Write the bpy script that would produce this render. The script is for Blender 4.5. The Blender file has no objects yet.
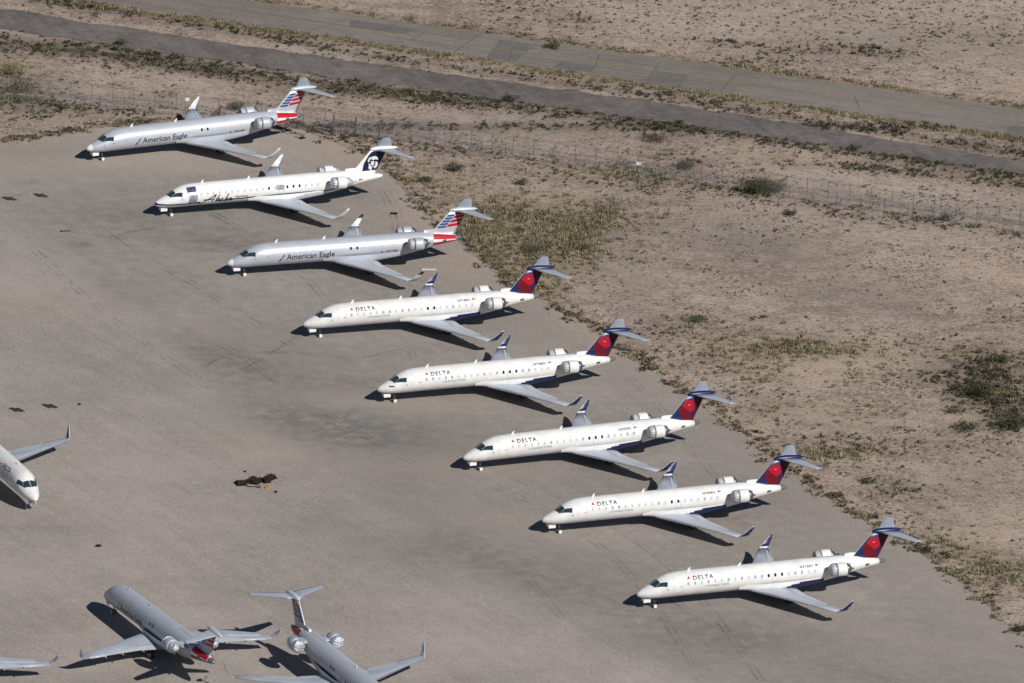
import bpy, bmesh, math, random
import numpy as np
from mathutils import Vector, Matrix
random.seed(7); RS = np.random.RandomState(11)
D = bpy.data; C = bpy.context.scene.collection
rad = math.radians

# ------------------------------------------------------------------ survey: camera and a pixel -> place helper
H = 402.1; PITCH = rad(17.159); ROLL = rad(2.289); F = 11671.85; Y0 = 1302.5
_fw = np.array([0, math.cos(PITCH), -math.sin(PITCH)]); _r = np.array([1., 0, 0]); _u = np.cross(_r, _fw)
_r2 = _r*math.cos(ROLL) + _u*math.sin(ROLL); _u2 = -_r*math.sin(ROLL) + _u*math.cos(ROLL)
CAM = np.array([0, -Y0, H])
def at(u, v, z=0.0):
    d = _fw + _r2*(u-512)/F + _u2*(341.5-v)/F
    p = CAM + d*((z-H)/d[2])
    return float(p[0]), float(p[1])
def at_arr(u, v):
    d = _fw[None] + _r2[None]*((u-512)/F)[:, None] + _u2[None]*((341.5-v)/F)[:, None]
    t = -H/d[:, 2]
    return CAM[None] + d*t[:, None]
def px_arr(X, Y):
    d = np.stack([X-CAM[0], Y-CAM[1], np.zeros_like(X)-CAM[2]], -1); z = d@_fw
    return 512+F*(d@_r2)/z, 341.5-F*(d@_u2)/z

# ------------------------------------------------------------------ helpers
def tag(o, label=None, cat=None, group=None, kind=None):
    if label: o['label'] = label
    if cat: o['category'] = cat
    if group: o['group'] = group
    if kind: o['kind'] = kind
    return o
def empty(name, loc=(0, 0, 0), rz=0):
    o = D.objects.new(name, None); C.objects.link(o); o.location = loc; o.rotation_euler = (0, 0, rz)
    o.empty_display_size = .5
    return o
def link(name, me, parent=None):
    o = D.objects.new(name, me); C.objects.link(o)
    if parent: o.parent = parent
    return o
def mesh(name, vs, fs, mats, smooth=False, midx=None, fix=False):
    me = D.meshes.new(name); me.from_pydata([tuple(v) for v in vs], [], fs); me.update()
    for m in (mats if isinstance(mats, (list, tuple)) else [mats]): me.materials.append(m)
    if midx is not None: me.polygons.foreach_set('material_index', midx)
    if fix:
        bm = bmesh.new(); bm.from_mesh(me); bmesh.ops.remove_doubles(bm, verts=bm.verts, dist=1e-5)
        bmesh.ops.recalc_face_normals(bm, faces=bm.faces); bm.to_mesh(me); bm.free()
    if smooth: me.polygons.foreach_set('use_smooth', [True]*len(me.polygons))
    me.update(); return me
class MB:
    def __init__(s): s.v = []; s.f = []; s.m = []
    def add(s, vs, fs, m=0):
        o = len(s.v); s.v += [tuple(v) for v in vs]; s.f += [tuple(i+o for i in f) for f in fs]; s.m += [m]*len(fs)
    def box(s, x0, x1, y0, y1, z0, z1, m=0, rz=0, c=None):
        vs = [(x, y, z) for x in (x0, x1) for y in (y0, y1) for z in (z0, z1)]
        if rz:
            c = c or ((x0+x1)/2, (y0+y1)/2); ca, sa = math.cos(rz), math.sin(rz)
            vs = [(c[0]+(x-c[0])*ca-(y-c[1])*sa, c[1]+(x-c[0])*sa+(y-c[1])*ca, z) for x, y, z in vs]
        s.add(vs, [(0, 1, 3, 2), (4, 6, 7, 5), (0, 4, 5, 1), (2, 3, 7, 6), (0, 2, 6, 4), (1, 5, 7, 3)], m)
    def tube(s, p, q, r0, r1=None, n=8, m=0):
        r1 = r0 if r1 is None else r1; p = Vector(p); q = Vector(q); d = (q-p).normalized()
        a = d.orthogonal().normalized(); b = d.cross(a)
        vs = []
        for c, r in ((p, r0), (q, r1)):
            for k in range(n):
                t = 2*math.pi*k/n; vs.append(c + a*(r*math.cos(t)) + b*(r*math.sin(t)))
        fs = [(k, (k+1) % n, n+(k+1) % n, n+k) for k in range(n)] + [tuple(range(n))[::-1], tuple(range(n, 2*n))]
        s.add(vs, fs, m)
    def mesh(s, name, mats, smooth=False, fix=True): return mesh(name, s.v, s.f, mats, smooth, s.m, fix)
def lathe_x(prof, cy, cz, n=28, sq=1.0, caps=True):
    """profile of (x, r) about an axis along x"""
    vs = []; fs = []
    for x, r in prof:
        for k in range(n):
            t = 2*math.pi*k/n; vs.append((x, cy+r*math.cos(t), cz+r*sq*math.sin(t)))
    for i in range(len(prof)-1):
        for k in range(n): fs.append((i*n+k, i*n+(k+1) % n, (i+1)*n+(k+1) % n, (i+1)*n+k))
    if caps: fs += [tuple(range(n)), tuple(range((len(prof)-1)*n, len(prof)*n))]
    return vs, fs

# ------------------------------------------------------------------ materials
def newmat(name):
    m = D.materials.new(name); m.use_nodes = True; nt = m.node_tree
    return m, nt, nt.nodes['Principled BSDF']
def paint(name, col, rough=.4, metal=0., var=.06, scale=1.2, spec=.5, dirt=None):
    m, nt, b = newmat(name); N = nt.nodes; L = nt.links
    tc = N.new('ShaderNodeTexCoord'); no = N.new('ShaderNodeTexNoise'); no.inputs['Scale'].default_value = scale
    no.inputs['Detail'].default_value = 6; no.inputs['Roughness'].default_value = .65
    L.new(tc.outputs['Object'], no.inputs['Vector'])
    r = N.new('ShaderNodeValToRGB'); r.color_ramp.elements[0].position = .35; r.color_ramp.elements[1].position = .65
    lo = [c*(1-var) for c in (dirt or col)]; hi = [min(1, c*(1+var*.4)) for c in col]
    r.color_ramp.elements[0].color = (*lo, 1); r.color_ramp.elements[1].color = (*hi, 1)
    L.new(no.outputs['Fac'], r.inputs['Fac']); L.new(r.outputs['Color'], b.inputs['Base Color'])
    b.inputs['Roughness'].default_value = rough; b.inputs['Metallic'].default_value = metal
    b.inputs['Specular IOR Level'].default_value = spec
    return m
M = dict(
 white=paint('white_paint', (.745, .737, .715), .42, 0, .10, .8),
 silver=paint('silver_paint', (.49, .515, .56), .42, .2, .06, .8),
 bright=paint('bright_white_paint', (.79, .79, .785), .4, 0, .06, .8),
 offwhite=paint('white_panel', (.78, .78, .76), .4, 0, .05),
 wing=paint('wing_grey', (.47, .505, .565), .36, .15, .10, .6),
 wing2=paint('wing_grey_panel', (.54, .57, .61), .42, .1, .08, .8),
 wingdk=paint('wing_seam', (.17, .19, .23), .5, .1, .1),
 lead=paint('bare_metal_edge', (.55, .57, .60), .3, .7, .05),
 blue=paint('navy_blue_paint', (.011, .018, .095), .35, 0, .15),
 navy=paint('dark_navy_paint', (.010, .016, .05), .35, 0, .1),
 ablue=paint('flag_blue_paint', (.022, .06, .22), .4, 0, .1),
 red=paint('bright_red_paint', (.43, .008, .020), .45, 0, .08, 1.2, .3),
 dred=paint('deep_red_paint', (.15, .004, .010), .45, 0, .08, 1.2, .3),
 mred=paint('maroon_paint', (.07, .004, .012), .45, 0, .08, 1.2, .3),
 black=paint('black_lettering', (.02, .022, .03), .5, 0, .05),
 dgrey=paint('charcoal_lettering', (.035, .042, .065), .5, 0, .05),
 mgrey=paint('grey_lettering', (.16, .17, .20), .5, 0, .05),
 lgrey=paint('pale_seam', (.50, .51, .52), .5, 0, .05),
 cover=paint('covered_window', (.50, .52, .54), .6, 0, .1),
 bcover=paint('blue_grey_window', (.30, .36, .46), .4, 0, .1),
 dark=paint('dark_window', (.012, .014, .02), .15, 0, .05),
 tyre=paint('tyre_rubber', (.025, .025, .026), .8, 0, .1),
 steel=paint('dark_steel', (.16, .165, .18), .4, .5, .15),
 exhaust=paint('exhaust_metal', (.20, .205, .23), .38, .75, .25, 4),
 cone=paint('grey_tail_metal', (.22, .22, .235), .4, .5, .1),
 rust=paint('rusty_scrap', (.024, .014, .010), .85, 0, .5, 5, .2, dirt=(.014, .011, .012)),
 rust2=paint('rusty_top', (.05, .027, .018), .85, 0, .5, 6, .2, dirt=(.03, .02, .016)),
 tan=paint('tan_canvas', (.40, .26, .09), .9, 0, .2, 3),
 plate=paint('dark_mat', (.035, .030, .031), .8, 0, .3, 2),
 plate2=paint('brown_mat', (.075, .045, .032), .8, 0, .3, 2),
 post=paint('galvanised_post', (.13, .14, .165), .5, .4, .1),
 sign=paint('sign_white', (.75, .75, .74), .6, 0, .04),
 bark=paint('twig_bark', (.10, .075, .05), .9, 0, .2),
)
# glass of the flight deck
m, nt, b = newmat('flight_deck_glass'); b.inputs['Base Color'].default_value = (.022, .045, .055, 1); b.inputs['Roughness'].default_value = .08
b.inputs['Specular IOR Level'].default_value = .9; M['glass'] = m
# crumpled reflective foil
def foil(name, col, metal, amt=1.0):
    m, nt, b = newmat(name); N = nt.nodes; L = nt.links
    tc = N.new('ShaderNodeTexCoord'); vo = N.new('ShaderNodeTexNoise'); vo.inputs['Scale'].default_value = 2.6; vo.inputs['Detail'].default_value = 4; vo.inputs['Distortion'].default_value = 1.2
    L.new(tc.outputs['Object'], vo.inputs['Vector'])
    bp = N.new('ShaderNodeBump'); bp.inputs['Strength'].default_value = amt; bp.inputs['Distance'].default_value = .35
    L.new(vo.outputs['Fac'], bp.inputs['Height']); L.new(bp.outputs['Normal'], b.inputs['Normal'])
    b.inputs['Base Color'].default_value = (*col, 1); b.inputs['Metallic'].default_value = metal; b.inputs['Roughness'].default_value = .42
    return m
M['foil'] = foil('crumpled_foil', (.60, .62, .66), .6, .7)
M['bluesheet'] = foil('blue_sheet', (.045, .065, .15), .1, .8)
M['greyfoil'] = foil('grey_foil', (.30, .33, .38), .3, .7)
M['wrap'] = foil('white_wrap', (.46, .46, .475), .15, .5)
# chain link
m, nt, b = newmat('chain_link'); b.inputs['Base Color'].default_value = (.22, .23, .25, 1)
tr = nt.nodes.new('ShaderNodeBsdfTransparent'); mx = nt.nodes.new('ShaderNodeMixShader'); mx.inputs[0].default_value = .13
nt.links.new(tr.outputs[0], mx.inputs[1]); nt.links.new(b.outputs[0], mx.inputs[2]); nt.links.new(mx.outputs[0], nt.nodes['Material Output'].inputs[0]); M['link'] = m

def ground_mat(name, cols, attrs, streak=.0, speck=.5, rot=0.0, grain=5.0, big=.03, rough=.95, mid=.6, fine=.7):
    """cols: dark, mid, light base colours; attrs: list of (attribute, colour) mixed in by a stained / overgrown mask"""
    m, nt, b = newmat(name); N = nt.nodes; L = nt.links
    tc = N.new('ShaderNodeTexCoord'); co = tc.outputs['Object']
    def noise(scale, det=5, rgh=.6, vec=None, dist=0):
        n = N.new('ShaderNodeTexNoise'); n.inputs['Scale'].default_value = scale; n.inputs['Detail'].default_value = det
        n.inputs['Roughness'].default_value = rgh; n.inputs['Distortion'].default_value = dist
        L.new(vec or co, n.inputs['Vector']); return n.outputs['Fac']
    def math_(op, a, c):
        n = N.new('ShaderNodeMath'); n.operation = op
        for i, x in enumerate((a, c)):
            if isinstance(x, (int, float)): n.inputs[i].default_value = x
            else: L.new(x, n.inputs[i])
        return n.outputs[0]
    def rng(x, a, c, lo, hi):
        n = N.new('ShaderNodeMapRange'); L.new(x, n.inputs[0])
        for i, vv in zip((1, 2, 3, 4), (a, c, lo, hi)): n.inputs[i].default_value = vv
        return n.outputs[0]
    def mixc(f, a, c, blend='MIX'):
        n = N.new('ShaderNodeMix'); n.data_type = 'RGBA'; n.blend_type = blend
        if isinstance(f, (int, float)): n.inputs[0].default_value = f
        else: L.new(f, n.inputs[0])
        for i, x in ((6, a), (7, c)):
            if isinstance(x, tuple): n.inputs[i].default_value = (*x, 1)
            else: L.new(x, n.inputs[i])
        return n.outputs[2]
    mp = N.new('ShaderNodeMapping'); L.new(co, mp.inputs[0]); mp.vector_type = 'TEXTURE'; mp.inputs['Rotation'].default_value = (0, 0, rot); mp.inputs['Scale'].default_value = (20, 1.5, 1)
    parts_ = [(noise(big, 6, .62), .9), (noise(.33, 5, .65), mid), (noise(1.1, 4, .65), mid), (noise(1.0, 4, .6, mp.outputs[0], .4), streak), (noise(grain, 5, .85), fine)]
    fac = None
    for n_, w_ in parts_:
        t_ = math_('MULTIPLY', math_('SUBTRACT', n_, .5), w_); fac = t_ if fac is None else math_('ADD', fac, t_)
    fac = math_('ADD', fac, .5)
    r = N.new('ShaderNodeValToRGB'); e = r.color_ramp.elements; e[0].position = .28; e[1].position = .72
    e[0].color = (*cols[0], 1); e[1].color = (*cols[2], 1); k = e.new(.5); k.color = (*cols[1], 1)
    L.new(fac, r.inputs[0]); out = r.outputs[0]
    for a, c in attrs:
        at_ = N.new('ShaderNodeAttribute'); at_.attribute_name = a
        f = math_('MULTIPLY', at_.outputs['Fac'], rng(noise(.55, 7, .78), .36, .62, .25, 1.3))
        f = rng(f, 0, 1, 0, 1); out = mixc(f, out, c)
    # pebbles, pale and dark
    vo = N.new('ShaderNodeTexVoronoi'); vo.inputs['Scale'].default_value = grain*1.1; L.new(co, vo.inputs['Vector'])
    f = math_('MULTIPLY', rng(vo.outputs['Distance'], .10, .28, 1, 0), rng(noise(.5, 4, .7), .42, .62, 0, speck))
    out = mixc(f, out, tuple(c*.42 for c in cols[0]))
    v2 = N.new('ShaderNodeTexVoronoi'); v2.inputs['Scale'].default_value = grain*1.6; L.new(co, v2.inputs['Vector'])
    f = math_('MULTIPLY', rng(v2.outputs['Distance'], .08, .22, 1, 0), speck*.5)
    out = mixc(f, out, tuple(min(1, c*1.35) for c in cols[2]))
    L.new(out, b.inputs['Base Color']); b.inputs['Roughness'].default_value = rough; b.inputs['Specular IOR Level'].default_value = .12
    bp = N.new('ShaderNodeBump'); bp.inputs['Strength'].default_value = .5; bp.inputs['Distance'].default_value = .06
    L.new(noise(grain*.6, 5, .8), bp.inputs['Height']); L.new(bp.outputs[0], b.inputs['Normal'])
    return m

M['desert'] = ground_mat('desert_soil', ((.220, .170, .136), (.352, .275, .219), (.465, .372, .302)),
    [('grey', (.225, .205, .19)), ('pale', (.46, .39, .33)), ('dry', (.185, .155, .090)), ('scrub', (.085, .074, .054))], .3, 1.0, rad(-8), 2.2, .04, mid=.9, fine=1.6)
M['apron'] = ground_mat('gravel_apron', ((.262, .232, .204), (.345, .306, .270), (.425, .380, .338)),
    [('dark', (.185, .174, .160)), ('sand', (.385, .315, .26)), ('oil', (.09, .085, .085))], .26, .6, rad(-59), 2.9, .03, mid=.28, fine=1.45)
M['road'] = ground_mat('gravel_road', ((.115, .103, .096), (.155, .139, .128), (.208, .184, .165)), [], .5, .3, rad(-70), 4, .05, mid=.8, fine=1.0)
M['taxi'] = ground_mat('old_asphalt', ((.178, .156, .138), (.215, .190, .168), (.255, .226, .20)), [], .6, .2, rad(-20), 3.5, .03, mid=.6, fine=.7)
M['yellow'] = paint('faded_yellow_line', (.31, .225, .11), .9, 0, .25, .8)
M['crack'] = paint('asphalt_crack', (.12, .11, .10), .95, 0, .3, 1)
M['patchdk'] = ground_mat('asphalt_patch', ((.13, .12, .112), (.16, .148, .135), (.19, .175, .16)), [], .05, .2, 0, 4, .05)
def veg_mat(name):
    m, nt, b = newmat(name); a = nt.nodes.new('ShaderNodeAttribute'); a.attribute_name = 'tint'
    nt.links.new(a.outputs['Color'], b.inputs['Base Color']); b.inputs['Roughness'].default_value = .9; b.inputs['Specular IOR Level'].default_value = .1
    return m
M['veg'] = veg_mat('foliage')
m, nt, b = newmat('tyre_mark'); b.inputs['Base Color'].default_value = (.10, .095, .09, 1); b.inputs['Roughness'].default_value = .95
tr = nt.nodes.new('ShaderNodeBsdfTransparent'); mx = nt.nodes.new('ShaderNodeMixShader')
no = nt.nodes.new('ShaderNodeTexNoise'); no.inputs['Scale'].default_value = .35; no.inputs['Detail'].default_value = 6
tc = nt.nodes.new('ShaderNodeTexCoord'); nt.links.new(tc.outputs['Object'], no.inputs['Vector'])
mr = nt.nodes.new('ShaderNodeMapRange'); mr.inputs[1].default_value = .4; mr.inputs[2].default_value = .7; mr.inputs[3].default_value = 0; mr.inputs[4].default_value = .20
nt.links.new(no.outputs[0], mr.inputs[0]); nt.links.new(mr.outputs[0], mx.inputs[0])
nt.links.new(tr.outputs[0], mx.inputs[1]); nt.links.new(b.outputs[0], mx.inputs[2]); nt.links.new(mx.outputs[0], nt.nodes['Material Output'].inputs[0]); M['mark'] = m

# ------------------------------------------------------------------ ground
def blob_sum(u, v, blobs):
    s = np.zeros_like(u)
    for b_ in blobs:
        cu, cv, ru, rv, w = b_[:5]; a = b_[5] if len(b_) > 5 else 0.0
        du = u-cu; dv = v-cv
        if a: ca, sa = math.cos(a), math.sin(a); du, dv = du*ca+dv*sa, -du*sa+dv*ca
        s += w*np.exp(-((du/ru)**2+(dv/rv)**2))
    return s
def band(u, v, pts, half, w):
    """soft band along a polyline that runs left to right in the survey"""
    xs = [p[0] for p in pts]; ys = [p[1] for p in pts]
    return w*np.exp(-((v-np.interp(u, xs, ys))/half)**2)
def smooth(x): x = np.clip(x, 0, 1); return x*x*(3-2*x)
GR = [(500,215,45,15,.8),(562,264,35,14,.8),(522,276,24,14,.9),(472,232,22,18,.9),(600,205,35,10,.5),
 (540,235,75,28,1.1,.1),(485,250,40,25,.9),(600,222,55,14,.8),(820,350,65,12,.9),(745,347,50,12,.8),(760,372,40,10,.6),(965,352,35,10,.6),
 (960,550,45,12,.9,.3),(1000,575,40,14,.7),(850,450,50,10,.5),(790,412,45,12,.5),(872,415,40,10,.5),(820,455,40,10,.5),(905,490,40,10,.4),(650,176,60,9,.6,.12),
 (690,152,30,8,.5),(430,182,60,14,.6,.15),(15,82,35,20,.9),(590,172,60,8,.5),(770,160,40,10,.6),(170,92,20,6,.5),(415,92,60,8,.6),(640,360,30,14,.4),(560,300,25,15,.5,.7),
 (700,325,40,10,.4),(880,375,40,10,.4),(1010,395,30,30,.5),(940,445,30,10,.35),(740,470,15,15,.2)]
SC = [(830,440,80,14,.34),(760,400,60,12,.34),(900,490,50,10,.3),(650,330,40,10,.3),(940,520,40,12,.3),(700,360,50,8,.3),
 (740,45,60,5,.6,.1),(880,52,60,7,.5,.1),(330,92,45,6,.6),(200,72,60,5,.8,.15),(100,50,120,7,1.0,.12),(30,115,60,10,.5),(160,125,60,6,.35),(900,172,70,4,1.0,.08),(1000,184,30,4,.9,.08),(800,165,25,4,.5),(860,218,60,4,.5,.12),(600,183,80,5,.5,.12),(330,150,50,4,.35,.2),
 (985,378,42,26,1.2),(1008,412,30,20,1.0),(940,372,30,12,.5),(430,95,75,6,.9,.1),(690,160,30,6,.6,.12),(860,165,20,5,.7),(655,137,22,4,.8),(970,392,18,8,.7),
 (560,250,25,6,.6),(500,255,18,7,.5),(800,345,30,6,.6),(760,318,20,5,.5),(700,430,10,6,.2),(20,95,35,14,.6),(250,105,25,8,.35),(540,52,25,5,.7),(760,60,50,8,.45),(850,50,60,7,.35),(940,35,60,7,.3),
 (700,25,8,3,.3),(990,40,30,8,.35),(580,18,20,4,.5),(760,185,18,8,.8)]
FENCE1 = [(-120,78),(-10,90),(65,97.6),(109,102.5),(220,115),(300,124),(354,129.5),(424,139),(600,165),(789,192),(1023,226),(1150,244)]
FENCE2 = [(-120,90),(-10,99),(76,106.5),(121,109.5),(220,121),(333,133),(379,138.5),(445,148),(620,173),(871,210.5),(1023,234),(1150,253)]
SC_B = [([(-150,28),(0,45),(150,60),(300,82),(450,100),(700,128),(1024,176),(1200,200)], 7, 1.0), ([(-150,10),(0,24),(350,66),(690,112),(1024,160)], 0, 0),
 ([(-150,-25),(0,-6),(240,32),(350,52),(690,101),(1024,154),(1200,180)], 4.5, .85), ([(p[0], p[1]+1) for p in FENCE2], 6, .45),
 ([(-150,155),(0,146),(60,138),(95,131),(140,127)], 4, .8)]
GR_B = [([(-150,-45),(82,3),(350,42),(690,93),(1024,140),(1200,165)], 3.5, 1.0), ([(-150,-60),(246,-2),(350,12),(690,60),(1024,107),(1200,132)], 2.6, .85)]
PALE = [(620,110,110,12,.6,.12),(900,190,140,14,.5,.14),(850,10,200,30,.5),(180,80,60,10,.4),(640,90,60,5,.6),(300,48,60,5,.7,.14),(800,105,60,4,.6,.14),(920,230,100,18,.35),(720,390,30,20,.3),(60,120,60,8,.3)]
GREY = [(740,240,120,30,.55,.15),(620,280,60,30,.4,.5),(870,300,90,16,.45,.15),(870,200,80,6,.4,.14),(560,130,120,14,.4,.1),(60,100,90,6,.4),(980,470,60,30,.3),(900,40,160,16,.4,.1),(420,125,60,8,.5,.1)]
def desert_fields(u, v):
    g = blob_sum(u, v, GR)*.55 + sum(band(u, v, *b_) for b_ in GR_B)*.8
    s = blob_sum(u, v, SC)*.75 + sum(band(u, v, *b_) for b_ in SC_B if b_[1])*.85
    return g, s
def edges(lo, hi, step, far):
    a = list(np.arange(lo, hi+1e-6, step)); d = step; L_, R_ = [], []; x = lo
    while x > -far: d *= 1.7; x -= d; L_.append(x)
    x = hi; d = step
    while x < far: d *= 1.7; x += d; R_.append(x)
    return np.array(L_[::-1]+a+R_)
def grid_sheet(name, xs, ys, z, mat, attr_fn):
    X, Y = np.meshgrid(xs, ys); X = X.ravel(); Y = Y.ravel(); nx, ny = len(xs), len(ys)
    me = D.meshes.new(name); me.vertices.add(nx*ny)
    me.vertices.foreach_set('co', np.stack([X, Y, np.full_like(X, z)], -1).ravel())
    i = np.arange((nx-1)*(ny-1)); r_, c_ = i//(nx-1), i % (nx-1); a = r_*nx+c_
    q = np.stack([a, a+1, a+nx+1, a+nx], -1)
    me.loops.add(len(i)*4); me.loops.foreach_set('vertex_index', q.ravel()); me.polygons.add(len(i))
    me.polygons.foreach_set('loop_start', np.arange(len(i))*4)
    try: me.polygons.foreach_set('loop_total', np.full(len(i), 4))
    except Exception: pass
    me.update(calc_edges=True); me.materials.append(mat)
    U, V = px_arr(X, np.maximum(Y, -900.))
    far = smooth((np.abs(X)-140)/60)+smooth((np.abs(Y)-220)/80)
    for k, val in attr_fn(U, V).items():
        at_ = me.attributes.new(k, 'FLOAT', 'POINT'); at_.data.foreach_set('value', (np.clip(val, 0, 1)*np.clip(1-far, 0, 1)).astype(np.float32))
    o = link(name, me); tag(o, kind='structure'); return o
def dfn(U, V):
    g, s = desert_fields(U, V)
    return {'dry': g*.85, 'scrub': s*.75, 'pale': blob_sum(U, V, PALE), 'grey': blob_sum(U, V, GREY)}
grid_sheet('ground', edges(-95, 95, 1.0, 9000), edges(-175, 215, 1.5, 12000), 0, M['desert'], dfn)

APRON = [(-400,165),(-150,150),(0,140),(60,133),(95,126),(140,122),(200,119),(260,121),(300,127),(335,140),(365,152),(388,166),(400,182),(415,198),(437,220),(462,240),(491,266),(510,285),(539,294),(557,308),
 (590,323),(622,349),(648,365),(671,381),(700,402),(737,428),(770,455),(797,475),(834,499),(863,517),(895,536),(925,553),(946,567),(968,586),(990,604),(1020,632),(1060,655),(1110,690),(1200,760),(1300,850)]
ap = [];
for (u0, v0), (u1, v1) in zip(APRON[:-1], APRON[1:]):
    n = max(2, int(math.hypot(u1-u0, v1-v0)/4))
    for k in range(n):
        t = k/n; j = .9 if -50 < u0 < 1100 else 0
        ap.append((u0+(u1-u0)*t+random.gauss(0, j), v0+(v1-v0)*t+random.gauss(0, j*.8)))
ap.append(APRON[-1])
def apfn(U, V):
    line = np.interp(U, [-300, 0, 80, 160, 230, 330, 470, 620, 800, 1000, 1300], [120, 215, 270, 335, 400, 470, 560, 640, 720, 800, 900])
    base = smooth((line-V)/40+.5)*.55*smooth((V-150)/60)
    base *= 1-.75*smooth((V-np.interp(U, [0, 200, 500, 900], [150, 220, 480, 900])+60)/-60) if False else 1
    dk = base*.75 + blob_sum(U, V, [(215,242,55,9,.5,.1),(120,215,70,10,.3),(320,425,95,22,.65,.15),(235,360,60,14,.5,.3),(340,385,70,10,.4),(380,440,60,14,.35,.2),(470,565,80,20,.4,.2),(420,545,50,15,.3),
        (640,610,120,16,.25,.2),(430,395,50,8,.3),(90,280,60,12,.2,.4),(730,640,90,14,.25),(560,470,50,12,.2),(40,150,60,6,.4),(330,190,50,6,.3,.2)])
    sd = blob_sum(U, V, [(380,400,110,12,.55,.05),(200,330,60,10,.35,.3),(420,465,120,14,.5,.05),(90,165,120,9,.55,-.05),(460,270,50,20,.5,.5),(420,210,30,20,.5,.5),(350,150,60,12,.6,.2),(30,300,80,20,.3),
        (580,330,40,15,.4,.6),(500,520,100,14,.35,.2),(800,560,100,16,.2,.2),(900,640,100,16,.25,.2),(260,440,60,20,.25)])
    oil = blob_sum(U, V, [(85,245,8,1.2,.5),(260,235,20,1.5,.35,.3),(75,243,10,1.5,.4),(62,191,5,.8,.8),(28,183,5,.8,.7),(16,196,7,1.2,.7),(735,517,16,1.5,.5,.25),(740,521,12,1.5,.4,.2),(790,470,5,2,.5),(551,483,5,1,.8),(118,236,25,1.6,.4)])
    return {'dark': dk, 'sand': sd, 'oil': oil}
# the apron: a sheet with a ragged edge, finely divided so that its stains have somewhere to live
bm = bmesh.new()
poly = [at(u, v) for u, v in ap] + [(600., -420.), (-700., -420.), (-700., at(-400, 165)[1])]
xs = edges(-95, 95, 1.2, 700); ys = edges(-175, 215, 1.8, 500)
f = bm.faces.new([bm.verts.new((x, y, .02)) for x, y in poly])
for x in xs: bmesh.ops.bisect_plane(bm, geom=bm.verts[:]+bm.edges[:]+bm.faces[:], plane_co=(x, 0, 0), plane_no=(1, 0, 0))
for y in ys: bmesh.ops.bisect_plane(bm, geom=bm.verts[:]+bm.edges[:]+bm.faces[:], plane_co=(0, y, 0), plane_no=(0, 1, 0))
bmesh.ops.triangulate(bm, faces=[f for f in bm.faces if len(f.verts) > 4])
me = D.meshes.new('apron'); bm.to_mesh(me); bm.free(); me.materials.append(M['apron'])
co = np.zeros(len(me.vertices)*3); me.vertices.foreach_get('co', co); co = co.reshape(-1, 3)
U, V = px_arr(co[:, 0], co[:, 1])
dist = np.full(len(U), 1e9)
for (x0, y0), (x1, y1) in zip(APRON[:-1], APRON[1:]):
    dx, dy = x1-x0, (y1-y0)*1.8; t = np.clip(((U-x0)*dx+(V-y0)*1.8*dy)/(dx*dx+dy*dy), 0, 1); dist = np.minimum(dist, np.hypot(U-x0-t*dx, (V-y0)*1.8-t*dy))
AF = apfn(U, V); AF['edge'] = np.clip(dist/11, 0, 1); AF['sand'] = AF['sand']+.55*np.exp(-dist/26); AF['sand'] = AF['sand']+.3*blob_sum(U, V, [(430,230,60,40,1),(560,350,60,30,.8),(120,150,160,14,.9),(330,160,60,20,.9)])
for k, val in AF.items():
    a_ = me.attributes.new(k, 'FLOAT', 'POINT'); a_.data.foreach_set('value', np.clip(val, 0, 1).astype(np.float32))
tag(link('apron', me), kind='structure')

def strip(name, top, bot, z, mat, jit=0., step=6):
    """a sheet between two survey lines"""
    u = np.arange(-260, 1300, step).astype(float)
    def ext(pts):
        xs = np.array([p[0] for p in pts]); ys = np.array([p[1] for p in pts])
        y = np.interp(u, xs, ys); s0 = (ys[1]-ys[0])/(xs[1]-xs[0]); s1 = (ys[-1]-ys[-2])/(xs[-1]-xs[-2])
        y = np.where(u < xs[0], ys[0]+(u-xs[0])*s0, y); return np.where(u > xs[-1], ys[-1]+(u-xs[-1])*s1, y)
    vt = ext(top)+RS.normal(0, jit, len(u)); vb = ext(bot)+RS.normal(0, jit, len(u))
    vs = [(*at(a, b_), z) for a, b_ in zip(u, vt)] + [(*at(a, b_), z) for a, b_ in zip(u, vb)]; n = len(u)
    fs = [(i, n+i, n+i+1, i+1) for i in range(n-1)]
    o = link(name, mesh(name, vs, fs, mat)); return tag(o, kind='structure')
def soft_road():
    u = np.arange(-260, 1300, 4.).astype(float); t_ = [-.12, 0, .12, .3, .5, .7, .88, 1, 1.12]; ed = [0, .45, .85, 1, 1, 1, .85, .45, 0]
    top = np.interp(u, [-300,0,350,690,850,1024,1300], [-35.6,9,61,107,133,161,206])+np.interp(u, np.arange(-300, 1400, 23), RS.normal(0, .9, 74)); bot = np.interp(u, [-300,0,350,690,850,1024,1300], [-15,29,80,127,150,175,215])+np.interp(u, np.arange(-300, 1400, 19), RS.normal(0, 1.0, 90))
    vs, at_v = [], []
    for i in range(len(u)):
        for t, e in zip(t_, ed): vs.append((*at(u[i], top[i]+(bot[i]-top[i])*t), .024)); at_v.append(e)
    k = len(t_); fs = [(i*k+j, i*k+j+1, (i+1)*k+j+1, (i+1)*k+j) for i in range(len(u)-1) for j in range(k-1)]
    me = mesh('gravel_road', vs, fs, M['road']); a_ = me.attributes.new('edge', 'FLOAT', 'POINT'); a_.data.foreach_set('value', np.array(at_v, dtype=np.float32))
    tag(link('gravel_road', me), kind='structure')
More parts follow.
